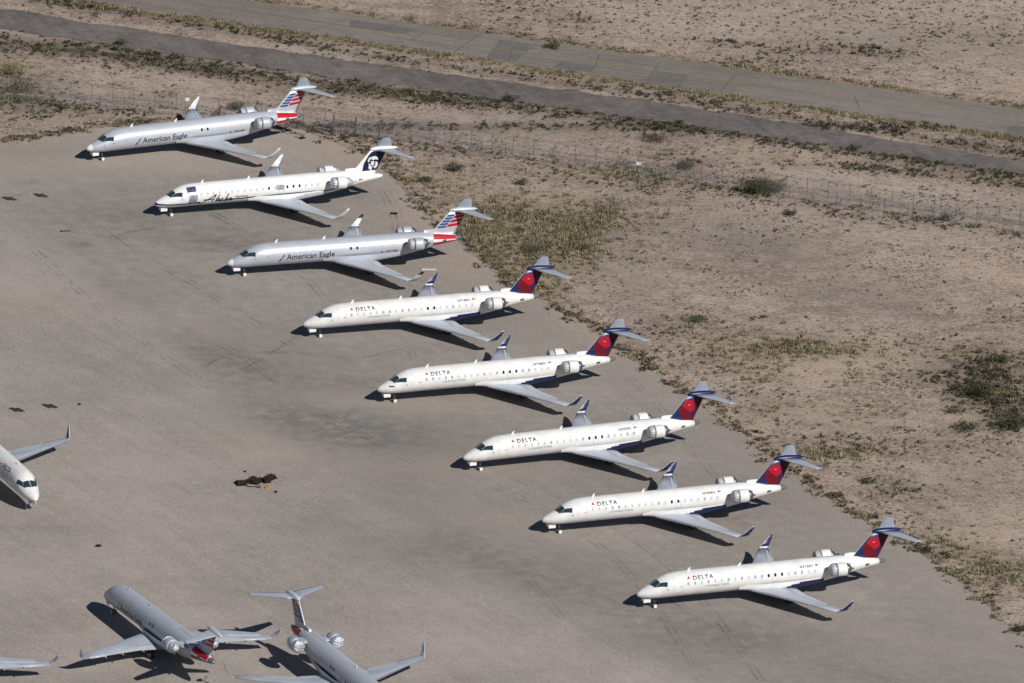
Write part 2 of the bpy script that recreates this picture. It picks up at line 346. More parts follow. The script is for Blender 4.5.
def ragged(m, sc, lo, hi):
  nt = m.node_tree; N = nt.nodes; L = nt.links
  a_ = N.new('ShaderNodeAttribute'); a_.attribute_name = 'edge'; no = N.new('ShaderNodeTexNoise'); no.inputs['Scale'].default_value = sc; no.inputs['Detail'].default_value = 7; no.inputs['Roughness'].default_value = .75
  tc = N.new('ShaderNodeTexCoord'); L.new(tc.outputs['Object'], no.inputs['Vector'])
  ad = N.new('ShaderNodeMath'); ad.operation = 'ADD'; L.new(a_.outputs['Fac'], ad.inputs[0]); L.new(no.outputs[0], ad.inputs[1])
  mr = N.new('ShaderNodeMapRange'); L.new(ad.outputs[0], mr.inputs[0]); mr.inputs[1].default_value = lo; mr.inputs[2].default_value = hi; mr.inputs[3].default_value = 0; mr.inputs[4].default_value = 1
  tr = N.new('ShaderNodeBsdfTransparent'); mx = N.new('ShaderNodeMixShader'); L.new(mr.outputs[0], mx.inputs[0]); L.new(tr.outputs[0], mx.inputs[1]); L.new(N['Principled BSDF'].outputs[0], mx.inputs[2]); L.new(mx.outputs[0], N['Material Output'].inputs[0])
ragged(M['road'], .5, .82, 1.15); ragged(M['apron'], .45, .62, .95)
soft_road()
strip('taxiway', [(246,0),(350,14),(690,62),(1024,109)], [(82,0),(350,39),(690,90.5),(1024,137)], .030, M['taxi'], .15, 8)
def ribbon(mb, pts, w, z):
    P_ = [Vector((*at(u, v), z)) for u, v in pts]
    vs = []
    for i, p in enumerate(P_):
        d = (P_[min(i+1, len(P_)-1)]-P_[max(i-1, 0)]); d.z = 0; d.normalize(); n = Vector((-d.y, d.x, 0))*w/2
        vs += [p-n, p+n]
    mb.add(vs, [(2*i, 2*i+1, 2*i+3, 2*i+2) for i in range(len(P_)-1)])
mb = MB()
ribbon(mb, [(u, 73+(u-674)*.1371) for u in range(100, 1240, 40)], .26, .040)
ribbon(mb, [(u, 62.5+(u-690)*.1405+1.2) for u in range(100, 1240, 40)], .14, .040)
ribbon(mb, [(u, 90.5+(u-690)*.141-1.6) for u in range(100, 1240, 40)], .14, .040)
ribbon(mb, [(932, 98), (925, 101), (918, 106), (908, 112)], .22, .041)
ribbon(mb, [(778, 73), (762, 79), (750, 84)], .22, .041)
tag(link('yellow_taxiway_lines', mb.mesh('yellow_taxiway_lines', M['yellow'], fix=False)), kind='structure')
mb = MB()
for a, c in [((478,35),(453,54)),((424,33),(410,41)),((395,24),(372,33)),((690-176,46),(508,62)),((660,62),(646,83)),((540,40),(522,55)),((855,96),(859,109)),((600,55),(590,72)),((735,75),(720,92)),((350,18),(300,34))]:
    n = 7; ribbon(mb, [(a[0]+(c[0]-a[0])*k/n+random.gauss(0, .7), a[1]+(c[1]-a[1])*k/n) for k in range(n+1)], random.uniform(.08, .16), .037)
for off in (.22, .34, .5, .68, .8):
    pts = []; s_ = random.uniform(230, 500)
    for k in range(26):
        u = s_+k*14; pts.append((u, (14+(u-350)*.1412)*(1-off)+(39+(u-350)*.1477)*off+random.gauss(0, .15)))
    ribbon(mb, pts, .09, .036)
tag(link('taxiway_cracks', mb.mesh('taxiway_cracks', M['crack'], fix=False)), kind='structure')
mb = MB()
for q in [[(500,40),(532,44),(516,62),(486,58)],[(1012,125),(1040,129),(1040,139),(1003,134)],[(350,20),(420,29),(405,34),(350,27)],[(655,70),(690,75),(680,88),(640,83)],[(560,62),(600,67),(590,72),(552,68)]]:
    mb.add([(*at(*p), .034) for p in q], [(0, 1, 2, 3)])
tag(link('taxiway_patches', mb.mesh('taxiway_patches', M['patchdk'], fix=False)), kind='structure')
# tyre marks on the apron
mb = MB()
def arc(pts, w=.35, z=.026):
    P_ = []
    for i in range(len(pts)-1):
        p0 = pts[max(i-1, 0)]; p1 = pts[i]; p2 = pts[i+1]; p3 = pts[min(i+2, len(pts)-1)]
        for k in range(8):
            t = k/8; P_.append(tuple(.5*((2*p1[j])+(-p0[j]+p2[j])*t+(2*p0[j]-5*p1[j]+4*p2[j]-p3[j])*t*t+(-p0[j]+3*p1[j]-3*p2[j]+p3[j])*t**3) for j in (0, 1)))
    P_.append(pts[-1]); ribbon(mb, P_, w, z)
z_ = .026
for pts, w in [([(198,372),(215,360),(245,354),(300,354),(355,359),(400,350),(412,358)], .5),([(190,205),(230,225),(262,250),(300,275),(330,310)], .35),([(100,225),(150,262),(200,290),(262,330),(300,352)], .35),
   ([(0,232),(50,236),(95,246),(150,262)], .3),([(60,300),(66,284),(60,268),(40,258)], .35),([(118,235),(180,225),(230,232),(262,238)], .4),([(345,418),(352,410),(360,404)], .35),([(378,262),(392,240),(390,215),(378,190)], .3),
   ([(384,262),(398,240),(396,215),(384,192)], .3),([(200,385),(260,360),(330,300),(250,265)], .25),([(100,190),(180,200),(240,232)], .3),([(450,470),(560,520),(640,590),(700,683)], .4),([(480,465),(600,520),(690,590),(760,683)], .35),
   ([(620,560),(700,620),(800,660),(900,683)], .3),([(540,330),(600,360),(650,400),(690,450),(740,510)], .3),([(180,330),(230,352),(300,400),(420,470)], .3),([(30,250),(110,320),(210,390)], .35),([(470,560),(520,575),(560,620)], .3)]:
    arc(pts, w, z_); z_ += .0012
    arc([(a+5, b_-1.5) for a, b_ in pts], w*.8, z_); z_ += .0012
tag(link('tyre_marks', mb.mesh('tyre_marks', M['mark'], fix=False)), kind='structure')

# ------------------------------------------------------------------ the jet: shape functions
ST = np.array([(0,1.70,1.64,.03),(.06,1.83,1.52,.15),(.25,2.02,1.39,.34),(.6,2.24,1.29,.56),(1.1,2.50,1.21,.79),(1.6,2.76,1.17,.95),(2.2,3.13,1.16,1.10),(2.8,3.46,1.17,1.21),(3.5,3.73,1.18,1.30),
 (4.4,3.88,1.20,1.35),(5.6,3.95,1.22,1.36),(12,4.04,1.31,1.36),(20,4.15,1.42,1.36),(21.5,4.17,1.49,1.34),(23,4.18,1.73,1.27),(24.5,4.13,2.07,1.11),(26,3.98,2.37,.89),(27.4,3.73,2.66,.64),(28.45,3.56,2.84,.43),(29.25,3.38,3.06,.17)])
_sl = np.gradient(ST[:, 1:], ST[:, 0], axis=0)
for _k in (9, 10, 11, 12): _sl[_k] = (ST[_k+1, 1:]-ST[_k, 1:])/(ST[_k+1, 0]-ST[_k, 0]) if _k < 12 else (ST[12, 1:]-ST[11, 1:])/8
def prof(x):
    x = min(max(x, 0), 29.25); i = min(np.searchsorted(ST[:, 0], x, 'right')-1, len(ST)-2)
    h = ST[i+1, 0]-ST[i, 0]; t = (x-ST[i, 0])/h
    v = (2*t**3-3*t*t+1)*ST[i, 1:]+(t**3-2*t*t+t)*h*_sl[i]+(-2*t**3+3*t*t)*ST[i+1, 1:]+(t**3-t*t)*h*_sl[i+1]
    return (v[0]+v[1])/2, (v[0]-v[1])/2, v[2]          # centre z, half height, half width
def skin(x, th, s, off=.006):
    zc, hh, hw = prof(x); c, n = math.cos(rad(th)), math.sin(rad(th))
    return (x, s*(hw+off)*c, zc+(hh+off)*n)
def th_of(x, z):
    zc, hh, hw = prof(x); return math.degrees(math.asin(max(-1, min(1, (z-zc)/hh))))
def slice_map(polys, fn, sx=.5, sz=.12):
    bm = bmesh.new()
    for p in polys:
        try: bm.faces.new([bm.verts.new((a, b_, 0)) for a, b_ in p])
        except Exception: pass
    return slice_bm(bm, fn, sx, sz)
def slice_bm(bm, fn, sx, sz):
    bmesh.ops.triangulate(bm, faces=bm.faces[:])
    a = [v.co.x for v in bm.verts]; b_ = [v.co.y for v in bm.verts]
    for k in range(math.ceil(min(a)/sx), math.floor(max(a)/sx)+1): bmesh.ops.bisect_plane(bm, geom=bm.verts[:]+bm.edges[:]+bm.faces[:], plane_co=(k*sx, 0, 0), plane_no=(1, 0, 0))
    for k in range(math.ceil(min(b_)/sz), math.floor(max(b_)/sz)+1): bmesh.ops.bisect_plane(bm, geom=bm.verts[:]+bm.edges[:]+bm.faces[:], plane_co=(0, k*sz, 0), plane_no=(0, 1, 0))
    for v in bm.verts: v.co = fn(v.co.x, v.co.y)
    me = D.meshes.new('m'); bm.to_mesh(me); bm.free(); return me
def text_bm(s, size, spacing=1.0, bold=0.0, shear=0.0):
    c = D.curves.new('t', 'FONT'); c.body = s; c.size = size; c.space_character = spacing; c.offset = bold; c.shear = shear; c.fill_mode = 'FRONT'
    c.resolution_u = 3
    o = D.objects.new('t', c); C.objects.link(o); bpy.context.view_layer.update()
    me = D.meshes.new_from_object(o.evaluated_get(bpy.context.evaluated_depsgraph_get()))
    D.objects.remove(o); D.curves.remove(c)
    bm = bmesh.new(); bm.from_mesh(me); D.meshes.remove(me)
    for v in bm.verts: v.co.z = 0
    return bm
def text_on_skin(s, x0, x1, z0, height, side, mat, spacing=1.0, bold=0.0, off=.012, shear=0.0, caps=.73):
    """fit the words between stations x0..x1; z0 is the baseline"""
    bm = text_bm(s, 1.0, spacing, bold, shear); xs_ = [v.co.x for v in bm.verts]; a, w = min(xs_), max(xs_)-min(xs_)
    for v in bm.verts: v.co.x = (v.co.x-a)*(x1-x0)/w; v.co.y = v.co.y*height/caps
    def fn(u, h):
        x = x0+u if side < 0 else x1-u; th = th_of(x, z0+.014*(x-x0)) + math.degrees(h/1.37); return skin(x, th, side, off)
    me = slice_bm(bm, fn, .4, .09); me.materials.append(mat); return me
def quads_skin(quads, side, mat, off=.008, n=8, name='p'):
    vs, fs = [], []
    for q in quads:            # each q: four (x, theta) corners
        o = len(vs)
        for i in range(n+1):
            for j in range(n+1):
                a, b_ = i/n, j/n
                x = (q[0][0]*(1-a)+q[1][0]*a)*(1-b_)+(q[3][0]*(1-a)+q[2][0]*a)*b_
                t = (q[0][1]*(1-a)+q[1][1]*a)*(1-b_)+(q[3][1]*(1-a)+q[2][1]*a)*b_
                vs.append(skin(x, t, side, off))
        for i in range(n):
            for j in range(n): fs.append((o+i*(n+1)+j, o+(i+1)*(n+1)+j, o+(i+1)*(n+1)+j+1, o+i*(n+1)+j+1))
    return mesh(name, vs, fs, mat, smooth=True)
def qz(x0, z0, x1, z1, x2, z2, x3, z3): return [(x, th_of(x, z)) for x, z in ((x0, z0), (x1, z1), (x2, z2), (x3, z3))]

def fuselage_mesh(mats, n=56):
    xs_ = sorted(set(list(ST[:-1, 0])+list(np.arange(.15, 5, .22))+list(np.arange(5, 28.4, .9))+[28.45]))
    vs, fs = [], []
    for x in xs_:
        zc, hh, hw = prof(x)
        for k in range(n): t = 2*math.pi*k/n; vs.append((x, hw*math.cos(t), zc+hh*math.sin(t)))
    m_ = len(xs_)
    for i in range(m_-1):
        for k in range(n): fs.append((i*n+k, i*n+(k+1) % n, (i+1)*n+(k+1) % n, (i+1)*n+k))
    fs += [tuple(range(n)), tuple(range((m_-1)*n, m_*n))]
    return mesh('fuselage', vs, fs, mats, smooth=True, fix=True)
def tailcone_mesh(mat):
    vs, fs = [], []; xs_ = [28.452, 28.7, 28.95, 29.15, 29.25]; n = 24
    for x in xs_:
        zc, hh, hw = prof(x)
        for k in range(n): t = 2*math.pi*k/n; vs.append((x, (hw-.006)*math.cos(t), zc+(hh-.006)*math.sin(t)))
    for i in range(len(xs_)-1):
        for k in range(n): fs.append((i*n+k, i*n+(k+1) % n, (i+1)*n+(k+1) % n, (i+1)*n+k))
    fs.append(tuple(range((len(xs_)-1)*n, len(xs_)*n)))
    return mesh('tail_cone', vs, fs, mat, smooth=True)
NACA = [(1.0,0),(.85,.3),(.65,.62),(.45,.9),(.28,1.0),(.14,.88),(.05,.6),(.012,.32),(0,0)]
def foil_loft(secs, mats, axis='y', name='w', midfn=None):
    """secs: (leading point, chord vector, thickness vector, camber); a closed lofted surface"""
    ring = [(c, h) for c, h in NACA] + [(c, -h*.75) for c, h in NACA[-2:0:-1]]
    vs, fs, mi = [], [], []; n = len(ring)
    for p, ch, tv in secs:
        p = Vector(p); ch = Vector(ch); tv = Vector(tv)
        for c, h in ring: vs.append(p+ch*c+tv*h)
    for i in range(len(secs)-1):
        for k in range(n):
            fs.append((i*n+k, i*n+(k+1) % n, (i+1)*n+(k+1) % n, (i+1)*n+k)); mi.append(1 if k in (6, 7, 8, 9) else 0)
    fs += [tuple(range(n)), tuple(range((len(secs)-1)*n, len(secs)*n))]; mi += [0, 0]
    me = mesh(name, vs, fs, mats, smooth=False, midx=mi)
    bm = bmesh.new(); bm.from_mesh(me); bmesh.ops.recalc_face_normals(bm, faces=bm.faces); bm.to_mesh(me); bm.free()
    me.polygons.foreach_set('use_smooth', [len(p.vertices) == 4 for p in me.polygons]); return me
def wing_le(y): return 13.13+(y-1.3)*(18.95-13.25)/(10.95-1.3)
def wing_te(y): return 18.30 if y < 3.95 else 18.30+(y-3.95)*(19.97-18.30)/(10.95-3.95)
def wing_z(y): return 1.42+(y-1.3)*.036
def wing_mesh(s):
    secs = []
    for y in (.6, 1.3, 2.6, 3.95, 6.2, 8.6, 10.95):
        c = wing_te(y)-wing_le(y); t = .062*c if y < 4 else .056*c
        secs.append(((wing_le(y), s*y, wing_z(y)), (c, 0, -.02*c), (0, 0, t)))
    return foil_loft(secs, [M['wing'], M['lead']], name='wing')
def wing_top(x, y):
    c = wing_te(y)-wing_le(y); t = (x-wing_le(y))/c
    cs = [a for a, b_ in NACA][::-1]; hs = [b_ for a, b_ in NACA][::-1]
    return wing_z(y)-.02*c*t+(.062 if y < 4 else .056)*c*float(np.interp(t, cs, hs))
def wing_patch(s, quad, mat, off=.012, n=6, drop=0.):
    vs, fs = [], []            # quad corners: (span y, chord fraction)
    for i in range(n+1):
        for j in range(n+1):
            a, b_ = i/n, j/n
            y = (quad[0][0]*(1-a)+quad[1][0]*a)*(1-b_)+(quad[3][0]*(1-a)+quad[2][0]*a)*b_
            t = (quad[0][1]*(1-a)+quad[1][1]*a)*(1-b_)+(quad[3][1]*(1-a)+quad[2][1]*a)*b_
            x = wing_le(y)+t*(wing_te(y)-wing_le(y)); vs.append((x, s*y, wing_top(min(x, wing_te(y)), y)+off-drop*b_))
    for i in range(n):
        for j in range(n): fs.append((i*(n+1)+j, (i+1)*(n+1)+j, (i+1)*(n+1)+j+1, i*(n+1)+j+1))
    m_ = len(vs); vs += [(a, b_, c-.02) for a, b_, c in vs]; fs2 = [tuple(i+m_ for i in f) for f in fs]
    rim = [j for j in range(n+1)]+[i*(n+1)+n for i in range(1, n+1)]+[n*(n+1)+j for j in range(n-1, -1, -1)]+[i*(n+1) for i in range(n-1, 0, -1)]
    fs3 = [(rim[k], rim[(k+1) % len(rim)], rim[(k+1) % len(rim)]+m_, rim[k]+m_) for k in range(len(rim))]
    return mesh('panel', vs, fs+fs2+fs3, mat, fix=True)
def winglet_mesh(s, mats, z0=0., z1=1.):
    P_ = [((18.93, 10.955, 1.78), 1.05, .05), ((19.05, 11.12, 1.86), 1.02, .045), ((19.55, 11.34, 2.25), .82, .035), ((20.05, 11.49, 2.68), .56, .025), ((20.50, 11.61, 3.12), .26, .012)]
    secs = []
    for p, c, t in P_:
        f = min(1, (p[1]-10.95)*3.2); secs.append(((p[0], s*p[1], p[2]), (c, 0, 0), (0, -s*t*f, t*(1-f*.7))))
    return foil_loft(secs[:3] if z1 < .5 else (secs[2:] if z0 > .5 else secs), mats, name='winglet')
def wtip(s, mats, f0):
    P_ = [((18.93, 10.955, 1.78), 1.05, .05), ((19.05, 11.12, 1.86), 1.02, .045), ((19.55, 11.34, 2.25), .82, .035), ((20.05, 11.49, 2.68), .56, .025), ((20.50, 11.61, 3.12), .26, .012)]
    A_ = np.array([list(p)+[c, t] for p, c, t in P_]); zs = A_[:, 2]; secs = []
    for k in range(5):
        z = 1.86+(3.09-1.86)*(f0+(1-f0)*k/4); v = [float(np.interp(z, zs, A_[:, j])) for j in range(5)]
        f = min(1, (v[1]-10.95)*3.2); t = v[4]+.022
        secs.append(((v[0]-.006, s*v[1], z), (v[3]+.012, 0, 0), (0, -s*t*f, t*(1-f*.7)*.4)))
    return foil_loft(secs, mats, name='winglet_tip')
def fin_le(z): return 25.30+(z-3.91)*.871
def fin_te(z): return 28.42+(z-3.7)*.48
def fin_y(x, z):
    c = fin_te(z)-fin_le(z); t = min(max((x-fin_le(z))/c, 0), 1)
    return .050*c*float(np.interp(t, [a for a, b_ in NACA][::-1], [b_ for a, b_ in NACA][::-1]))
def fin_mesh(mats):
    secs = []
    for z in (3.5, 4.2, 5.0, 5.8, 6.72):
        c = fin_te(z)-fin_le(z); secs.append(((fin_le(z), 0, z), (c, 0, 0), (0, .05*c, 0)))
    ring = [(c, h) for c, h in NACA] + [(c, -h) for c, h in NACA[-2:0:-1]]
    vs, fs, mi = [], [], []; n = len(ring)
    for p, ch, tv in secs:
        for c, h in ring: vs.append(Vector(p)+Vector(ch)*c+Vector(tv)*h)
    for i in range(len(secs)-1):
        for k in range(n): fs.append((i*n+k, i*n+(k+1) % n, (i+1)*n+(k+1) % n, (i+1)*n+k)); mi.append(1 if k in (7, 8) else 0)
    fs += [tuple(range(n)), tuple(range((len(secs)-1)*n, len(secs)*n))]; mi += [0, 0]
    me = mesh('vertical_fin', vs, fs, mats, midx=mi)
    me.polygons.foreach_set('use_smooth', [len(p.vertices) == 4 for p in me.polygons]); return me
def fin_patch(polys, s, mat, off=.010):
    me = slice_map(polys, lambda x, z: (x, s*(fin_y(x, z)+off), z), .25, .25); me.materials.append(mat); return me
def stab_mesh(s):
    secs = []
    for y, le, te in ((.12, 28.15, 30.45), (1.2, 28.85, 30.8), (2.7, 29.8, 31.28), (4.1, 30.70, 31.72), (4.28, 30.95, 31.75)):
        secs.append(((le, s*y, 6.60+.0*y), (te-le, 0, 0), (0, 0, .05*(te-le))))
    return foil_loft(secs, [M['wing'], M['lead']], name='horizontal_stabilizer')

CACHE = {}
def cached(key, fn):
    if key not in CACHE: CACHE[key] = fn()
    return CACHE[key]
def part(name, key, fn, parent, label=None):
    o = link(name, cached(key, fn), parent)
    if label: o['label'] = label
    return o
def window_mesh(k, s, mat, big=False):
    x = 5.50+.787*k; zc, hh, hw = prof(x); th = th_of(x, zc+.35); n = 12
    pts = []
    for i in range(n):
        t = 2*math.pi*i/n; cx, cz = abs(math.cos(t))**.6*math.copysign(1, math.cos(t)), abs(math.sin(t))**.6*math.copysign(1, math.sin(t))
        pts.append((x+.13*cx, th+math.degrees(.19*cz/1.37)))
    vs = [skin(a, b_, s, .012) for a, b_ in pts]+[skin(a, b_, s, -.01) for a, b_ in pts]
    fs = [tuple(range(n))]+[(i, (i+1) % n, n+(i+1) % n, n+i) for i in range(n)]
    return mesh('window', vs, fs, mat)
def outline(s, x0, x1, t0, t1, w, mat, off=.008):
    wt = math.degrees(w/1.37)
    return quads_skin([[(x0, t0), (x1, t0), (x1, t0+wt), (x0, t0+wt)], [(x0, t1-wt), (x1, t1-wt), (x1, t1), (x0, t1)], [(x0, t0+wt), (x0+w, t0+wt), (x0+w, t1-wt), (x0, t1-wt)], [(x1-w, t0+wt), (x1, t0+wt), (x1, t1-wt), (x1-w, t1-wt)]], s, mat, off)
def engine(parent, s, body, wrapm, lv):
    cy, cz = s*2.28, 3.42
    e = part('engine', ('nac', body.name, s), lambda: (lambda vf: mesh('engine', vf[0], vf[1], body, True, fix=True))(lathe_x([(22.50,.64),(22.505,.72),(22.56,.745),(22.8,.76),(23.3,.755),(23.62,.72),(23.64,.66)], cy, cz)), parent)
    for p in e.data.polygons:
        if len(p.vertices) > 4: p.use_smooth = False
    part('intake_cover', ('ic', wrapm.name, s), lambda: (lambda vf: mesh('intake_cover', vf[0], vf[1], wrapm, True, fix=True))(lathe_x([(21.80,.05),(21.79,.45),(21.83,.60),(21.98,.68),(22.2,.72),(22.34,.745),(22.345,.60)], cy, cz)), e)
    part('intake_ring', ('ir', s), lambda: (lambda vf: mesh('intake_ring', vf[0], vf[1], M['steel'], True, fix=True))(lathe_x([(22.345,.64),(22.50,.645)], cy, cz)), e)
    if lv == 'alaska' or wrapm is M['foil']:
        part('exhaust_wrap', ('ew', s), lambda: (lambda vf: mesh('exhaust_wrap', vf[0], vf[1], M['foil'], True, fix=True))(lathe_x([(23.645,.64),(23.9,.60),(24.15,.48),(24.4,.36),(24.62,.16)], cy, cz)), e)
    else:
        part('exhaust_nozzle', ('en', s), lambda: (lambda vf: mesh('exhaust_nozzle', vf[0], vf[1], M['exhaust'], True, fix=True))(lathe_x([(23.645,.60),(23.72,.66),(23.9,.60),(24.1,.46),(24.2,.36),(24.21,.26)], cy, cz)), e)
        part('exhaust_cone', ('ec', s), lambda: (lambda vf: mesh('exhaust_cone', vf[0], vf[1], M['steel'], True, fix=True))(lathe_x([(24.10,.20),(24.35,.14),(24.65,.03)], cy, cz)), e)
    def pyl():
        secs = [((22.5-.0, s*.95, 3.55), (2.3, 0, 0), (0, 0, .17)), ((22.55, s*1.65, 3.52), (1.9, 0, 0), (0, 0, .13))]
        return foil_loft(secs, [body, body], name='pylon')
    part('pylon', ('py', body.name, s), pyl, e)
def gear(parent, x, y, R, w, zt, name, white):
    g = empty(name, (x, y, 0)); g.parent = parent
    def st():
        m_ = MB(); m_.tube((0, 0, R), (-.06, 0, zt), .07, .10); m_.tube((0, -w-.02, R), (0, w+.02, R), .05); m_.tube((0, 0, R+.35), (-.5, 0, zt-.05), .04)
        return m_.mesh('strut', M['steel'], True)
    part('strut', ('st', name, R, zt), st, g)
    for yy in (-w, w):
        def wh():
            prof_ = [(-.09, R*.55), (-.09, R*.9), (-.05, R), (.05, R), (.09, R*.9), (.09, R*.55)]; vs, fs = [], []; n = 20
            for a, r in prof_:
                for k in range(n): t = 2*math.pi*k/n; vs.append((r*math.cos(t), a, R+r*math.sin(t)))
            for i in range(5):
                for k in range(n): fs.append((i*n+k, i*n+(k+1) % n, (i+1)*n+(k+1) % n, (i+1)*n+k))
            fs += [tuple(range(n)), tuple(range(5*n, 6*n))]; return mesh('tyre', vs, fs, M['tyre'], fix=True)
        t_ = part('wheel', ('wh', R), wh, g); t_.location = (0, yy, 0)
        def hub():
            m_ = MB(); m_.tube((0, -.125, R), (0, .125, R), R*(.80 if white else .5), None, 16); return m_.mesh('hub', M['offwhite'] if white else M['lead'])
        part('wheel_cover', ('hb', R, white), hub, t_)
    return g

def make_jet(livery, px, py, ang, label, side=-1, reg='', foilw=False, seed=0):
    """side: the flank the photograph shows (-1 port, 1 starboard)"""
    rnd = random.Random(seed)
    aa = livery == 'eagle'; dl = livery == 'delta'; al = livery == 'alaska'
    body = M['silver'] if aa else (M['bright'] if al else M['white'])
    root = empty('regional_jet', (px, py, 0), ang); root.rotation_euler.x = rad(.6) if seed < 8 else 0
    tag(root, label, 'airliner', 'regional jets parked on the gravel apron')
    fus = part('fuselage', ('fus', body.name), lambda: fuselage_mesh([body]), root)
    s = side
    if aa: part('nose_cone', 'radome', lambda: quads_skin([[(.012, -89.9), (.62, -89.9), (.62, 89.9), (.012, 89.9)]], 1, M['offwhite'], .006, 14), fus); part('nose_cone', 'radome2', lambda: quads_skin([[(.012, -89.9), (.62, -89.9), (.62, 89.9), (.012, 89.9)]], -1, M['offwhite'], .006, 14), fus)
    else:
        part('nose_seam', ('nseam', 1), lambda: quads_skin([[(.80, -80), (.825, -80), (.825, 89), (.80, 89)]], 1, M['lgrey'], .006, 10), fus); part('nose_seam', ('nseam', -1), lambda: quads_skin([[(.80, -80), (.825, -80), (.825, 89), (.80, 89)]], -1, M['lgrey'], .006, 10), fus)
    for q in (1, -1):
        part('windshield', ('ws', q), lambda q=q: quads_skin([[(1.46, 88.5), (1.76, 42), (2.40, 53), (2.32, 88.5)]], q, M['glass'], .012), fus)
        part('side_window', ('sw', q), lambda q=q: quads_skin([[(1.80, 41.5), (3.10, th_of(3.10, 2.70)), (3.18, th_of(3.18, 3.17)), (2.46, 52.5)]], q, M['glass'], .012), fus)
    # doors
    d_ = part('cabin_door', ('door', s), lambda: outline(s, 3.84, 4.92, -25, 61, .035, M['lgrey']), fus)
    part('door_handle', ('dh', s), lambda: quads_skin([[(4.55, 2), (4.75, 2), (4.75, 5), (4.55, 5)]], s, M['dgrey'], .012, 2), d_)
    part('emergency_exit', ('exit', s), lambda: outline(s, 15.42, 16.04, -18, 34, .045, M['lgrey']), fus)
    part('service_port', ('sp', s), lambda: quads_skin([[(3.05, -2), (3.2, -2), (3.2, 3), (3.05, 3)]], s, M['steel'], .01, 2), fus)
    part('belly_vent', ('bv', s), lambda: quads_skin([[(6.2, -52), (6.35, -52), (6.35, -46), (6.2, -46)]], s, M['steel'], .01, 2), fus)
    # cabin windows
    for k in range(20):
        if dl: mt = 'dark' if k in (12, 13) or (k == 14 and rnd.random() < .6) else ('bcover' if rnd.random() < .35 else 'cover')
        elif aa: mt = 'dark' if k in (12, 13) else 'cover'
        else: mt = 'dark' if k in (11, 14, 15, 16) else 'cover'
        part('window', ('win', k, s, mt), lambda k=k, mt=mt: window_mesh(k, s, M[mt]), fus)
    # antennas and spine
    def ant(x):
        def f():
            z = sum(prof(x)[:2]); m_ = MB(); vs = [(x, -.02, z-.03), (x+.34, -.02, z-.03), (x+.46, -.02, z+.36), (x+.30, -.02, z+.36)]
            m_.add(vs+[(a, -b_, c) for a, b_, c in vs], [(0, 1, 2, 3), (4, 7, 6, 5), (0, 4, 5, 1), (1, 5, 6, 2), (2, 6, 7, 3), (3, 7, 4, 0)]); return m_.mesh('antenna', M['offwhite'])
        return f
    part('antenna', 'ant1', ant(5.75), fus); part('antenna', 'ant2', ant(11.7), fus)
    part('spine_strip', 'spine', lambda: quads_skin([[(20.2, 88.4), (24.2, 88.4), (24.2, 90), (20.2, 90)]], s, M['dgrey'], .01, 6), fus)
    # wing body fairing
    def fair():
        vs, fs, mi = [], [], []; n = 24; xs_ = np.linspace(11.6, 21.6, 21)
        for x in xs_:
            t_ = (x-11.6)/10; f_ = (min(1, t_/.28)**1.6)*(min(1, (1-t_)/.42)**.9) if 0 < t_ < 1 else 0
            zc = prof(x)[0]-.02; w = 1.16+.42*f_; bot = zc-1.2-.42*f_
            for k in range(n+1):
                t = math.pi*k/n; c_, s_ = math.cos(t), math.sin(t)
                vs.append((x, w*math.copysign(abs(c_)**.35, c_), zc-.50-(zc-.50-bot)*s_**.8))
        for i in range(len(xs_)-1):
            for k in range(n):
                fs.append((i*(n+1)+k, i*(n+1)+k+1, (i+1)*(n+1)+k+1, (i+1)*(n+1)+k)); km = 5 if xs_[i] < 16 else 4 if xs_[i] < 16.8 else 3 if xs_[i] < 17.6 else 2 if xs_[i] < 18.6 else 1; mi.append(1 if km <= k <= n-1-km and xs_[i] > 15.0 else 0)
        return mesh('belly_fairing', vs, fs, [body, M['blue'] if dl else (M['wing2'] if al else M['silver'])], True, mi)
    part('belly_fairing', ('fair', livery), fair, fus)
    part('tail_cone', ('tc', al), lambda: tailcone_mesh(M['cone'] if not al else M['offwhite']), root)
    # wings
    for q in (-1, 1):
        w = part('wing', ('wing', q), lambda q=q: wing_mesh(q), root)
        part('flap', ('flap1', q), lambda q=q: wing_patch(q, [(1.75, .80), (3.9, .74), (3.9, .995), (1.75, .995)], M['wing2']), w)
        part('flap', ('flap2', q), lambda q=q: wing_patch(q, [(4.05, .735), (7.9, .72), (7.9, .995), (4.05, .995)], M['wing2']), w)
        part('aileron', ('ail', q), lambda q=q: wing_patch(q, [(8.1, .74), (10.2, .74), (10.2, 1.04), (8.1, 1.04)], M['wing2'], .014, drop=.03), w)
        part('spoiler', ('spo', q), lambda q=q: wing_patch(q, [(4.3, .58), (7.4, .58), (7.4, .70), (4.3, .70)], M['wing2'], .008), w)
        part('wing_seam', ('wsm', q), lambda q=q: wing_patch(q, [(2.0, .715), (10.3, .70), (10.3, .722), (2.0, .732)], M['wingdk'], .006, 12), w)
        for yy in (3.4, 6.0, 8.2):
            def ff(q=q, yy=yy):
                vs, fs = lathe_x([(0, .01), (.2, .09), (.7, .13), (1.3, .08), (1.6, .01)], 0, 0, 10); x0 = wing_te(yy)-1.25
                return mesh('flap_fairing', [(a+x0, b_+q*yy, c+wing_z(yy)-.18) for a, b_, c in vs], fs, M['wing'], True)
            part('flap_fairing', ('ff', q, yy), ff, w)
        wl = part('winglet', ('wl', q), lambda q=q: winglet_mesh(q, [M['wing2'], M['offwhite']]), w)
        if dl or (aa and seed == 2): part('winglet_tip', ('wlt', q, livery), lambda q=q: wtip(q, [M['blue'], M['offwhite']] if dl else [M['mred'], M['mred']], .05 if dl else .62), wl)
    # tail
    fm = [M['blue'], M['offwhite']] if dl else ([M['silver'], M['offwhite']] if aa else [M['bright'], M['offwhite']])
